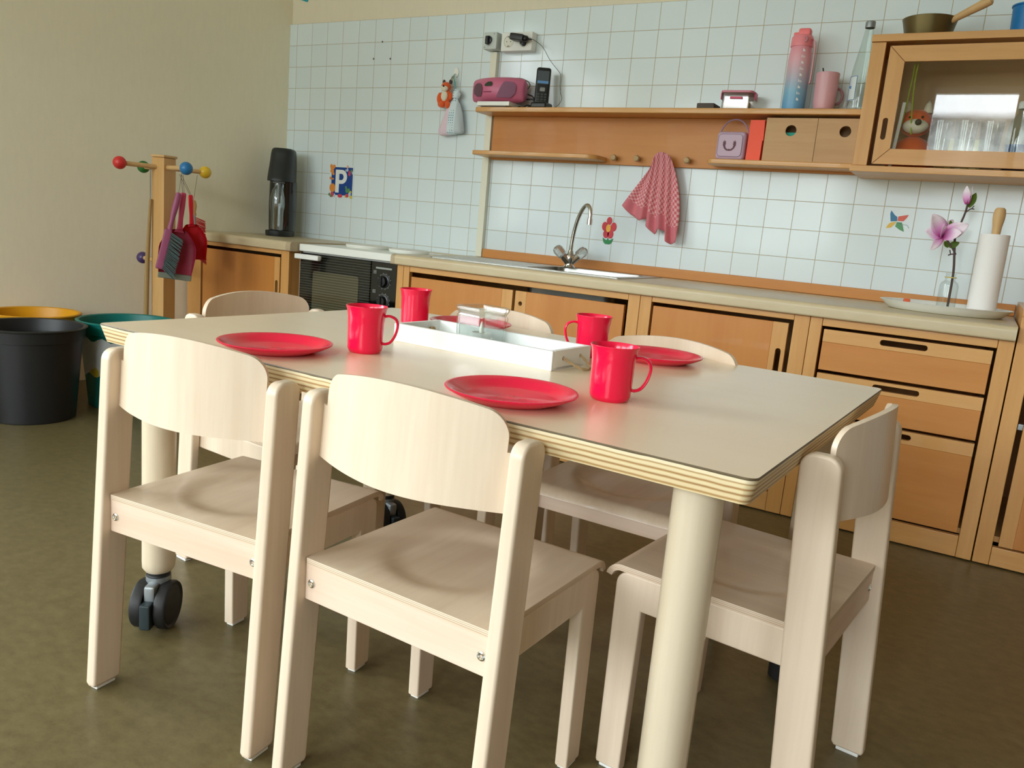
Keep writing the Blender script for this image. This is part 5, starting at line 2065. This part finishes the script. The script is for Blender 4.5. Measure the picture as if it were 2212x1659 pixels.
SODA = mat('black_satin_soda', rgb(34, 38, 38), 0.42)
bm = new()
soda_section(bm, [(0.0, 0.060, 0.105, -0.015), (0.012, 0.0625, 0.108, -0.015), (0.024, 0.0625, 0.108, -0.015), (0.026, 0.060, 0.106, -0.015)], 0)
obj('base', bm, SODA, t)
bm = new()
soda_section(bm, [(0.026, 0.0625, 0.066, 0.022), (0.15, 0.065, 0.068, 0.022), (0.265, 0.063, 0.066, 0.022)], 0)
obj('column', bm, BLACK_G, t)
bm = new()
soda_section(bm, [(0.262, 0.063, 0.098, -0.010), (0.280, 0.0625, 0.097, -0.010), (0.34, 0.0605, 0.080, 0.006), (0.395, 0.057, 0.070, 0.012), (0.412, 0.054, 0.066, 0.014), (0.420, 0.046, 0.058, 0.016)], 0)
obj('head', bm, SODA, t)
bm = new()
lathe(bm, [(0.0, 0.0), (0.020, 0.0), (0.022, 0.010), (0.022, 0.022), (0.019, 0.026), (0, 0.026)], 28, (0, -0.070, 0.262), Ms)
lathe(bm, [(0.026, 0), (0.030, 0.004), (0.026, 0.010)], 28, (0, -0.070, 0.252), Ms)
lathe(bm, [(0, 0), (0.0045, 0.0), (0.006, 0.05), (0.006, 0.06), (0, 0.06)], 16, (0, -0.070, 0.195), Ms)
obj('nozzle', bm, GREY_M, t)
bm = new()
lathe(bm, [(0, 0.030), (0.024, 0.030), (0.030, 0.036), (0.031, 0.120), (0.036, 0.150), (0.034, 0.190), (0.026, 0.225), (0.016, 0.240), (0.016, 0.255), (0.0148, 0.255), (0.0148, 0.240), (0.0245, 0.224), (0.0325, 0.19), (0.0345, 0.15), (0.0295, 0.12), (0.0285, 0.037), (0, 0.034)], 32, (0, -0.082, 0), Ms)
tag(obj('soda_bottle', bm, thin_glass('bottle_plastic', (0.93, 0.96, 0.96, 1), 1.5)), 'clear bottle hanging inside the black soda maker', 'bottle')
bpy.data.objects['soda_bottle'].location.z = ZW + 0.0262

# oval white tray with vase and paper roll at the right
tc_ = Vector((3.098, -0.275, ZW))
bm = new()
lathe(bm, [(0, 0.0), (0.150, 0.0), (0.160, 0.002), (0.176, 0.016), (0.186, 0.024), (0.188, 0.0255), (0.186, 0.0265), (0.180, 0.0255), (0.172, 0.019), (0.157, 0.005), (0, 0.004)], 64, tc_, sx=0.98, sy=0.80)
tag(obj('serving_tray', bm, WHITE, angle=60), 'oval white serving tray on the right end of the worktop', 'tray')
ZV = ZW + 0.0042
vc = Vector((3.100, -0.275, ZV))
t = thing('glass_vase', 'small bottle shaped clear glass vase on the white serving tray', 'vase', vc)
bm = new()
lathe(bm, [(0, 0.001), (0.022, 0.0), (0.026, 0.003), (0.027, 0.008), (0.0265, 0.078), (0.023, 0.088), (0.0145, 0.094), (0.0135, 0.112), (0.0155, 0.116), (0.0142, 0.117), (0.0122, 0.112), (0.0132, 0.095), (0.0215, 0.086), (0.0250, 0.078), (0.0252, 0.009), (0, 0.007)], 36, vc)
obj('body', bm, thin_glass('vase_glass', (0.965, 0.98, 0.975, 1), 0.8), t)
bm = new()
tube(bm, [vc + Vector((0.0150 * math.cos(2 * PI * q / 16), 0.0150 * math.sin(2 * PI * q / 16), 0.104)) for q in range(16)], 0.0018, 6, closed=True)
obj('neck_string', bm, mat('yellow_string', rgb(206, 190, 110), 0.7), t)
# magnolia branch
bm = new()
t = thing('magnolia_branch', 'artificial magnolia branch with pink and white blossoms in the glass vase', 'flower', vc + Vector((0, 0, 0.008)))
BARK = mat('dark_bark', rgb(84, 68, 66), 0.8)
base = vc + Vector((0.006, 0, 0.009))
stem = [base, base + Vector((0.000, 0, 0.06)), base + Vector((-0.002, 0, 0.12)), base + Vector((-0.010, -0.002, 0.18)), base + Vector((-0.014, 0, 0.215)), base + Vector((-0.008, 0.002, 0.25)), base + Vector((0.000, 0.006, 0.290)), base + Vector((0.002, 0.008, 0.315))]
tube(bm, smooth_path(stem, 5), [0.0034] * 20 + [0.0028] * (len(smooth_path(stem, 5)) - 20), 8)
j1 = base + Vector((-0.004, 0, 0.165))
tube(bm, smooth_path([j1, j1 + Vector((-0.014, -0.004, 0.020)), j1 + Vector((-0.030, -0.010, 0.040)), j1 + Vector((-0.042, -0.014, 0.050))], 4), 0.0026, 8)
tube(bm, smooth_path([j1, j1 + Vector((-0.010, -0.004, 0.000)), j1 + Vector((-0.020, -0.006, -0.004))], 4), 0.0022, 6)
tube(bm, [j1 + Vector((-0.014, -0.005, 0.0)), j1 + Vector((-0.018, -0.006, 0.012))], 0.0018, 6)
j2 = base + Vector((0.000, 0.006, 0.290))
tube(bm, smooth_path([j2, j2 + Vector((0.012, 0, 0.012)), j2 + Vector((0.022, 0, 0.012))], 4), 0.0019, 6)
tube(bm, [j2 + Vector((0.014, 0, 0.012)), j2 + Vector((0.020, 0, 0.022))], 0.0016, 6)
obj('twig', bm, BARK, t)
PET = mat('magnolia_petal', rgb(240, 220, 236), 0.6)
nt, b = nodes_of(PET)
uvn = nt.nodes.new('ShaderNodeUVMap')
sp = nt.nodes.new('ShaderNodeSeparateXYZ')
nt.links.new(uvn.outputs[0], sp.inputs[0])
rp = nt.nodes.new('ShaderNodeValToRGB')
rp.color_ramp.elements[0].position = 0.05
rp.color_ramp.elements[0].color = rgb(186, 60, 146)
rp.color_ramp.elements[1].position = 0.72
rp.color_ramp.elements[1].color = rgb(244, 230, 242)
mid = rp.color_ramp.elements.new(0.36)
mid.color = rgb(226, 164, 212)
nt.links.new(sp.outputs['Y'], rp.inputs['Fac'])
nt.links.new(rp.outputs['Color'], b.inputs['Base Color'])
LEAF = mat('leaf_green', rgb(104, 132, 40), 0.6)


def petal(bm, uvl, o_, d, length, width, curl, up=Vector((0, 0, 1))):
    d = d.normalized()
    side = d.cross(up)
    if side.length < 1e-3:
        side = Vector((1, 0, 0))
    side.normalize()
    nrm = side.cross(d).normalized()
    NL, NW = 8, 4
    gg = []
    for i in range(NL + 1):
        q = i / NL
        wv_ = width * (math.sin(PI * (0.12 + 0.86 * q)) ** 0.8)
        row = []
        for j in range(NW + 1):
            s = j / NW * 2 - 1
            p = o_ + d * (length * q) + side * (wv_ * s) + nrm * (curl * (q * q) + 0.25 * wv_ * s * s)
            row.append(bm.verts.new(p))
        gg.append(row)
    for i in range(NL):
        for j in range(NW):
            f = bm.faces.new((gg[i][j], gg[i][j + 1], gg[i + 1][j + 1], gg[i + 1][j]))
            if uvl is not None:
                for lp, (a, c) in zip(f.loops, ((i, j), (i, j + 1), (i + 1, j + 1), (i + 1, j))):
                    lp[uvl].uv = (c / NW, a / NL)


fc = j1 + Vector((-0.044, -0.014, 0.052))
bm = new()
uvl = bm.loops.layers.uv.new('UVMap')
for (dx, dy, dz, ln, wd, cu) in ((-0.55, -0.1, 0.85, 0.072, 0.020, 0.006), (0.85, -0.1, 0.52, 0.075, 0.017, 0.004), (-0.95, -0.15, 0.15, 0.052, 0.014, 0.012), (0.30, 0.4, 0.85, 0.058, 0.013, 0.002), (-0.42, -0.3, -0.75, 0.055, 0.010, 0.004), (0.95, -0.4, 0.15, 0.060, 0.014, 0.012), (-0.1, -0.7, 0.5, 0.045, 0.013, 0.004), (-0.2, 0.6, 0.7, 0.060, 0.016, 0.004)):
    petal(bm, uvl, fc, Vector((dx, dy, dz)), ln, wd * 1.35, cu, Vector((0.5, -0.8, 0.25)))
thicken(obj('blossom', bm, PET, t, angle=60), 0.0006)
bm = new()
lathe(bm, [(0, 0), (0.005, 0.003), (0.005, 0.010), (0, 0.016)], 12, fc)
obj('stamen', bm, mat('stamen_dark', rgb(130, 84, 110), 0.7), t)
bm = new()
uvl = bm.loops.layers.uv.new('UVMap')
bc_ = stem[-1]
for a in (0, 2.1, 4.2):
    petal(bm, uvl, bc_ + Vector((0.003 * math.cos(a), 0.003 * math.sin(a), 0)), Vector((0.16 * math.cos(a) - 0.10, 0.16 * math.sin(a), 1.0)), 0.054, 0.0115, -0.002, Vector((math.cos(a), math.sin(a), 0)))
thicken(obj('bud', bm, PET, t, angle=60), 0.0006)
bm = new()
petal(bm, None, stem[-1] + Vector((0.003, 0, -0.008)), Vector((0.28, -0.1, 0.9)), 0.045, 0.011, 0.004, Vector((0.2, -1, 0)))
petal(bm, None, fc + Vector((0.020, 0.006, 0.022)), Vector((-0.25, 0, 0.9)), 0.026, 0.006, 0.002, Vector((0.2, -1, 0)))
petal(bm, None, j1 + Vector((-0.022, -0.004, 0.022)), Vector((0.9, -0.1, 0.45)), 0.030, 0.010, 0.003, Vector((0.1, -1, 0.2)))
petal(bm, None, j1 + Vector((-0.022, -0.004, 0.020)), Vector((-0.7, -0.1, 0.75)), 0.022, 0.008, 0.003, Vector((0.1, -1, 0.2)))
bmesh.ops.solidify(bm, geom=bm.faces[:], thickness=0.0005)
obj('leaf', bm, LEAF, t, angle=60)
# paper towel roll on a wooden holder
pr_ = Vector((3.196, -0.280, ZV))
t = thing('paper_roll_holder', 'turned wooden holder with a tall knob standing on the serving tray', 'holder', pr_)
bm = new()
lathe(bm, [(0, 0), (0.052, 0), (0.054, 0.003), (0.052, 0.009), (0.012, 0.0095), (0.011, 0.23), (0.0125, 0.262), (0.0160, 0.285), (0.0165, 0.300), (0.0140, 0.314), (0.0095, 0.3185), (0, 0.3185)], 28, pr_)
obj('rod', bm, DOWEL, t)
bm = new()
rr_ = 0.038
lathe(bm, [(0.0165, 0.0), (rr_, 0.0), (rr_ + 0.001, 0.003), (rr_ + 0.001, 0.228), (rr_, 0.231), (0.0165, 0.231), (0.0165, 0.0)], 44, pr_ + Vector((0, 0, 0.0097)))
tag(obj('paper_towel_roll', bm, mat('paper_white', rgb(238, 236, 234), 0.85)), 'white paper towel roll standing upright on the wooden holder', 'paper roll')
bm = new()
box(bm, -0.0085, 0.0085, -0.010, 0.010, 0.0, 0.026, 0.002, 1, Matrix.Translation((2.990, -0.262, ZV)) @ Matrix.Rotation(0.3, 4, 'Z'))
tag(obj('toy_block', bm, mat('orange_block', rgb(224, 100, 60), 0.5)), 'small orange block on the left end of the serving tray', 'block')

# ------------------------------------------------------------------ hook stand with cleaning tools
hp0 = Vector((0.204, -0.870, 0))
t = thing('hook_stand', 'square wooden post stand with coloured wooden balls on its arms', 'stand', hp0)
POST = grained('post_beech', rgb(214, 172, 112), rgb(200, 154, 94), 0.45, 'Z', 5, 14, coat=0.1)
bm = new()
Mp = Matrix.Translation(hp0) @ Matrix.Rotation(math.radians(8), 4, 'Z')
box(bm, -0.033, 0.033, -0.033, 0.033, 0.03, 0.970, 0.004, 2, Mp)
obj('post', bm, POST, t)
bm = new()
box(bm, -0.037, 0.037, -0.037, 0.037, 0.970, 0.980, 0.003, 2, Mp)
obj('top_cap', bm, DOWEL, t)
bm = new()
lathe(bm, [(0, 0), (0.126, 0), (0.128, 0.004), (0.124, 0.028), (0.118, 0.030), (0, 0.030)], 48, hp0)
obj('foot', bm, POST, t)
ph = math.radians(77.3)
A1 = Vector((math.cos(ph), math.sin(ph), 0))
A2 = Vector((math.sin(ph), -math.cos(ph), 0))
BALLS = {}
for (d, ln, z, colr, nm) in ((-A1, 0.177, 0.931, rgb(206, 52, 50), 'red'), (A1, 0.177, 0.931, rgb(224, 186, 50), 'yellow'), (A2, 0.198, 0.931, rgb(44, 116, 172), 'blue'), (-A2, 0.198, 0.931, rgb(38, 110, 44), 'green'), (-A2, 0.205, 0.545, rgb(74, 58, 104), 'purple')):
    bm = new()
    a = hp0 + d * 0.030 + Vector((0, 0, z))
    bq = hp0 + d * ln + Vector((0, 0, z))
    tube(bm, [a, bq], 0.0095, 14)
    ar = obj('arm', bm, DOWEL, t)
    bm = new()
    ball(bm, bq, 0.0255, 24)
    obj('ball', bm, mat('lacquer_' + nm, colr, 0.35), ar)
    BALLS[nm] = bq

# facing of things hung on the blue arm: towards the room
fz = math.atan2(-A2.x * 0 + 0.80, 0.60)          # yaw whose local -Y looks at the room centre


def hang(x, y, z, tilt=0.0):
    return Matrix.Translation((x, y, z)) @ Matrix.Rotation(math.radians(53), 4, 'Z') @ Matrix.Rotation(tilt, 4, 'Y')


def strings(pts_list, name, mtl, parent):
    bm = new()
    for pts in pts_list:
        tube(bm, pts, 0.0008, 5)
    return obj(name, bm, mtl, parent)


STR = mat('dark_string', rgb(96, 84, 76), 0.8)


def dustpan(label, col, lipcol, M, arm, sc=1.0, lip=True):
    """local: x right, -y to the viewer, z up; origin at the hanging hole"""
    o_ = M.translation
    t = thing('dustpan', label, 'dustpan', o_)
    mt_ = mat(label[:12].replace(' ', '_') + '_plastic', col, 0.38)
    bm = new()
    # handle: flat bar narrowing downwards
    prev = None
    hnd = []
    for (z, w, y) in ((0.006, 0.009, 0), (0.0, 0.0125, 0), (-0.05, 0.0130, 0), (-0.11, 0.0105, 0.003), (-0.160, 0.0125, 0.010), (-0.175, 0.022, 0.014)):
        ring = [bm.verts.new(M @ Vector((sx * w * sc, y + sy * 0.006, z * sc))) for sx, sy in ((-1, -1), (-0.6, -1.5), (0.6, -1.5), (1, -1), (1, 1), (-1, 1))]
        if prev:
            for j in range(6):
                bm.faces.new((prev[j], prev[(j + 1) % 6], ring[(j + 1) % 6], ring[j]))
        else:
            bm.faces.new(list(reversed(ring)))
        prev = ring
    bm.faces.new(prev)
    obj('handle', bm, mt_, t)
    # pan: shallow tray, opening downwards and to the front
    bm = new()
    outer, inner = [], []
    NR = 12
    rows = []
    for i in range(NR + 1):
        q = i / NR
        z = -0.165 - 0.205 * q
        hw_ = 0.030 + (0.075 - 0.030) * math.sin(min(1, q * 2.3) * PI / 2) - 0.008 * max(0, q - 0.6) / 0.4
        wall = 0.058 * (math.sin(min(1.0, 0.15 + q * 1.4) * PI / 2)) * (1 - 0.75 * max(0, q - 0.45) / 0.55)
        row = []
        for (fx, fy) in ((-1.06, -1.0), (-1.03, -0.5), (-1.0, -0.1), (-0.92, 0.0), (-0.5, 0.0), (0, 0.0), (0.5, 0.0), (0.92, 0.0), (1.0, -0.1), (1.03, -0.5), (1.06, -1.0)):
            row.append(bm.verts.new(M @ Vector((fx * hw_ * sc, 0.018 + fy * wall, z * sc))))
        rows.append(row)
    for a, b2 in zip(rows, rows[1:]):
        for j in range(len(a) - 1):
            bm.faces.new((a[j], a[j + 1], b2[j + 1], b2[j]))
    # rear wall closing the top of the pan
    topv = rows[0]
    cen = bm.verts.new(M @ Vector((0, -0.012, -0.160 * sc)))
    for j in range(len(topv) - 1):
        bm.faces.new((cen, topv[j + 1], topv[j]))
    bmesh.ops.solidify(bm, geom=bm.faces[:], thickness=0.0022)
    pn = obj('pan', bm, mt_, t, angle=60)
    if lip:
        bm = new()
        box(bm, -0.072 * sc, 0.072 * sc, 0.002, 0.021, -0.392 * sc, -0.366 * sc, 0.002, 1, M)
        obj('rubber_lip', bm, mat('grey_lip', lipcol, 0.6), t)
    top_ = M @ Vector((0, 0, 0.004))
    strings([[top_ + Vector((0.004, 0, 0)), arm + Vector((0.006, 0, -0.024))], [top_ - Vector((0.004, 0, 0)), arm + Vector((-0.006, 0, -0.024))]], 'hanging_string', STR, t)
    return t


blue = BALLS['blue']
inn = blue - A2 * 0.036
blu2 = blue - A2 * 0.050
# direction axes of the hanging frame: right = R, front = F
Rv = Vector((math.cos(math.radians(53)), math.sin(math.radians(53)), 0))
Fv = Vector((math.sin(math.radians(53)), -math.cos(math.radians(53)), 0))
M1 = hang(*(inn + Rv * 0.006 + Vector((0, 0, -0.100))), tilt=0.09)
dustpan('wine pink dustpan hanging in front on the stand, with grey lip', rgb(188, 62, 92), rgb(120, 124, 108), M1, inn, 0.88)
M2 = hang(*(blu2 - Fv * 0.045 + Rv * 0.040 + Vector((0, 0, -0.105))), tilt=-0.05)
dustpan('bright red dustpan hanging behind the wine pink one', rgb(214, 22, 44), rgb(214, 22, 44), M2, blu2, 0.70, False)


def hand_brush(label, M, arm, hcol, bcol, hl=0.17, bl=0.15, bw=0.022, bristle=0.05, ferrule=None):
    o_ = M.translation
    t = thing('hand_brush', label, 'brush', o_)
    bm = new()
    prev = None
    for (z, w, d) in ((0.004, 0.006, 0.004), (0.0, 0.010, 0.006), (-hl * 0.35, 0.0125, 0.008), (-hl * 0.75, 0.008, 0.007), (-hl, 0.0105, 0.008)):
        ring = [bm.verts.new(M @ Vector((w * math.cos(2 * PI * j / 12), d * math.sin(2 * PI * j / 12), z))) for j in range(12)]
        if prev:
            for j in range(12):
                bm.faces.new((prev[j], prev[(j + 1) % 12], ring[(j + 1) % 12], ring[j]))
        else:
            bm.faces.new(list(reversed(ring)))
        prev = ring
    bm.faces.new(prev)
    obj('handle', bm, mat(label[:10].replace(' ', '_') + '_handle', hcol, 0.45), t)
    bm = new()
    box(bm, -bw, bw * 0.6, -0.010, 0.010, -hl - bl, -hl + 0.004, 0.006, 2, M)
    obj('brush_back', bm, mat(label[:10].replace(' ', '_') + '_back', ferrule or hcol, 0.45), t)
    bm = new()
    for i in range(26):
        for j in range(4):
            z = -hl - 0.008 - (bl - 0.014) * i / 25
            y = -0.008 + 0.0053 * j
            p = Vector((bw * 0.6 - 0.002, y, z))
            e_ = p + Vector((bristle * (0.92 + 0.12 * random.random()), y * 0.5 + 0.002 * random.uniform(-1, 1), -0.018 - 0.012 * i / 25 + 0.004 * random.uniform(-1, 1)))
            tube(bm, [M @ p, M @ e_], [0.0018, 0.0012], 4)
    bo = obj('bristles', bm, mat(label[:10].replace(' ', '_') + '_bristles', bcol, 0.8), t, flat=True)
    bo['kind'] = 'stuff'
    top_ = M @ Vector((0, 0, 0.002))
    strings([[top_, arm + Vector((0, 0, -0.014))]], 'hanging_string', STR, t)
    return t


M3 = hang(*(inn + Fv * 0.030 - Rv * 0.012 + Vector((0, 0, -0.100))), tilt=0.22)
hand_brush('mauve hand brush with grey bristles hanging in front of the wine pink dustpan', M3, inn + Fv * 0.005, rgb(150, 74, 108), rgb(92, 112, 112), 0.150, 0.160, 0.018, 0.050)
yel = BALLS['yellow'] - A1 * 0.034
M4 = hang(*(yel - Rv * 0.014 + Vector((0, 0, -0.125))), tilt=-0.04)
hand_brush('hand brush with wooden handle and red bristles hanging on the yellow arm', M4, yel, rgb(190, 148, 92), rgb(196, 60, 58), 0.06, 0.18, 0.012, 0.040, rgb(150, 150, 146))
# wooden stick hanging on the green arm
gr = BALLS['green'] - (-A2) * 0.150
t = thing('wooden_stick', 'thin wooden stick hanging on a cord left of the post', 'stick', gr + Vector((0, 0, -0.9)))
sq = hp0 - Rv * 0.050 + Fv * 0.012
bm = new()
tube(bm, [sq + Vector((0, 0, 0.80)), sq - Rv * 0.012 + Vector((0, 0, 0.55)), sq - Rv * 0.020 + Vector((0, 0, 0.16))], [0.0055, 0.009, 0.011], 10)
obj('stick', bm, grained('stick_wood', rgb(176, 148, 96), rgb(160, 130, 80), 0.6, 'Z', 5, 10), t)
strings([[sq + Vector((0.002, 0, 0.80)), sq + Vector((0.002, 0, 0.93))], [sq + Vector((-0.003, 0, 0.80)), sq + Vector((-0.003, 0, 0.93))]], 'hanging_string', STR, t)

# ------------------------------------------------------------------ waste bins
BIN_G = 'plastic bins by the left wall'


def bin_(label, x, y, col, rt, rb_, h, mname):
    t = thing('waste_bin', label, 'bin', (x, y, 0), 0, BIN_G)
    mt_ = mat(mname, col, 0.42)
    bm = new()
    lathe(bm, [(0, 0.004), (rb_ - 0.012, 0.004), (rb_ - 0.004, 0.0), (rb_, 0.004), (rb_ + (rt - rb_ - 0.012) * 0.97, h - 0.045), (rt - 0.011, h - 0.044), (rt - 0.018, h - 0.042), (rb_ - 0.003, 0.010), (0, 0.010)], 64, (x, y, 0))
    obj('body', bm, mt_, t, angle=40)
    bm = new()
    lathe(bm, [(rt - 0.014, h - 0.046), (rt - 0.006, h - 0.044), (rt - 0.002, h - 0.006), (rt + 0.003, h - 0.004), (rt + 0.004, h), (rt - 0.002, h + 0.003), (rt - 0.010, h), (rt - 0.017, h - 0.044)], 64, (x, y, 0))
    obj('rim', bm, mt_, t, angle=40)
    return t


bin_('black round plastic bin, frontmost of the three', 0.323, -1.496, rgb(30, 31, 32), 0.177, 0.138, 0.330, 'black_bin_plastic')
bin_('yellow round plastic bin behind the black bin', 0.027, -1.316, rgb(214, 152, 16), 0.163, 0.128, 0.330, 'yellow_bin_plastic')
tb = bin_('teal round plastic bin with white drawn paper label, beside the table corner', 0.338, -1.131, rgb(8, 112, 104), 0.177, 0.138, 0.330, 'teal_bin_plastic')
# drawn label around the teal bin
bm = new()
rows = []
bxx, byy = 0.338, -1.131
NA = 30
for i, z in enumerate((0.130, 0.170, 0.21, 0.245, 0.268)):
    r_ = 0.138 + (0.177 - 0.138 - 0.012) * 0.97 * (z / 0.285) + 0.0018
    rows.append([bm.verts.new((bxx + r_ * math.cos(math.radians(-128 + 170 * q / NA)), byy + r_ * math.sin(math.radians(-128 + 170 * q / NA)), z + 0.008 * math.sin(q * 1.3) * (1 if i in (0, 4) else 0))) for q in range(NA + 1)])
for a, b2 in zip(rows, rows[1:]):
    for q in range(NA):
        bm.faces.new((a[q], a[q + 1], b2[q + 1], b2[q]))
DRAW = mat('drawn_label', rgb(206, 212, 214), 0.7)
nt, b = nodes_of(DRAW)
tc = nt.nodes.new('ShaderNodeTexCoord')
nz = nt.nodes.new('ShaderNodeTexNoise')
nz.inputs['Scale'].default_value = 11
nz.inputs['Detail'].default_value = 2
nt.links.new(tc.outputs['Object'], nz.inputs['Vector'])
rp = nt.nodes.new('ShaderNodeValToRGB')
rp.color_ramp.elements[0].position = 0.60
rp.color_ramp.elements[0].color = rgb(208, 214, 216)
rp.color_ramp.elements[1].position = 0.66
rp.color_ramp.elements[1].color = rgb(196, 176, 50)
nt.links.new(nz.outputs['Fac'], rp.inputs['Fac'])
nt.links.new(rp.outputs['Color'], b.inputs['Base Color'])
lbl = obj('paper_label', bm, DRAW, tb)
bm = new()
Mx = Matrix.Translation((bxx, byy, 0.192)) @ Matrix.Rotation(math.radians(-52), 4, 'Z') @ Matrix.Translation((0.1570, 0, 0)) @ Matrix.Rotation(PI / 2, 4, 'Y')
lathe(bm, [(0, 0.0045), (0.028, 0.0015), (0.030, -0.002)], 24, (0, 0, 0), Mx, sx=1.35, sy=0.8)
obj('drawn_spot', bm, mat('crimson_crayon', rgb(168, 36, 60), 0.8), lbl)
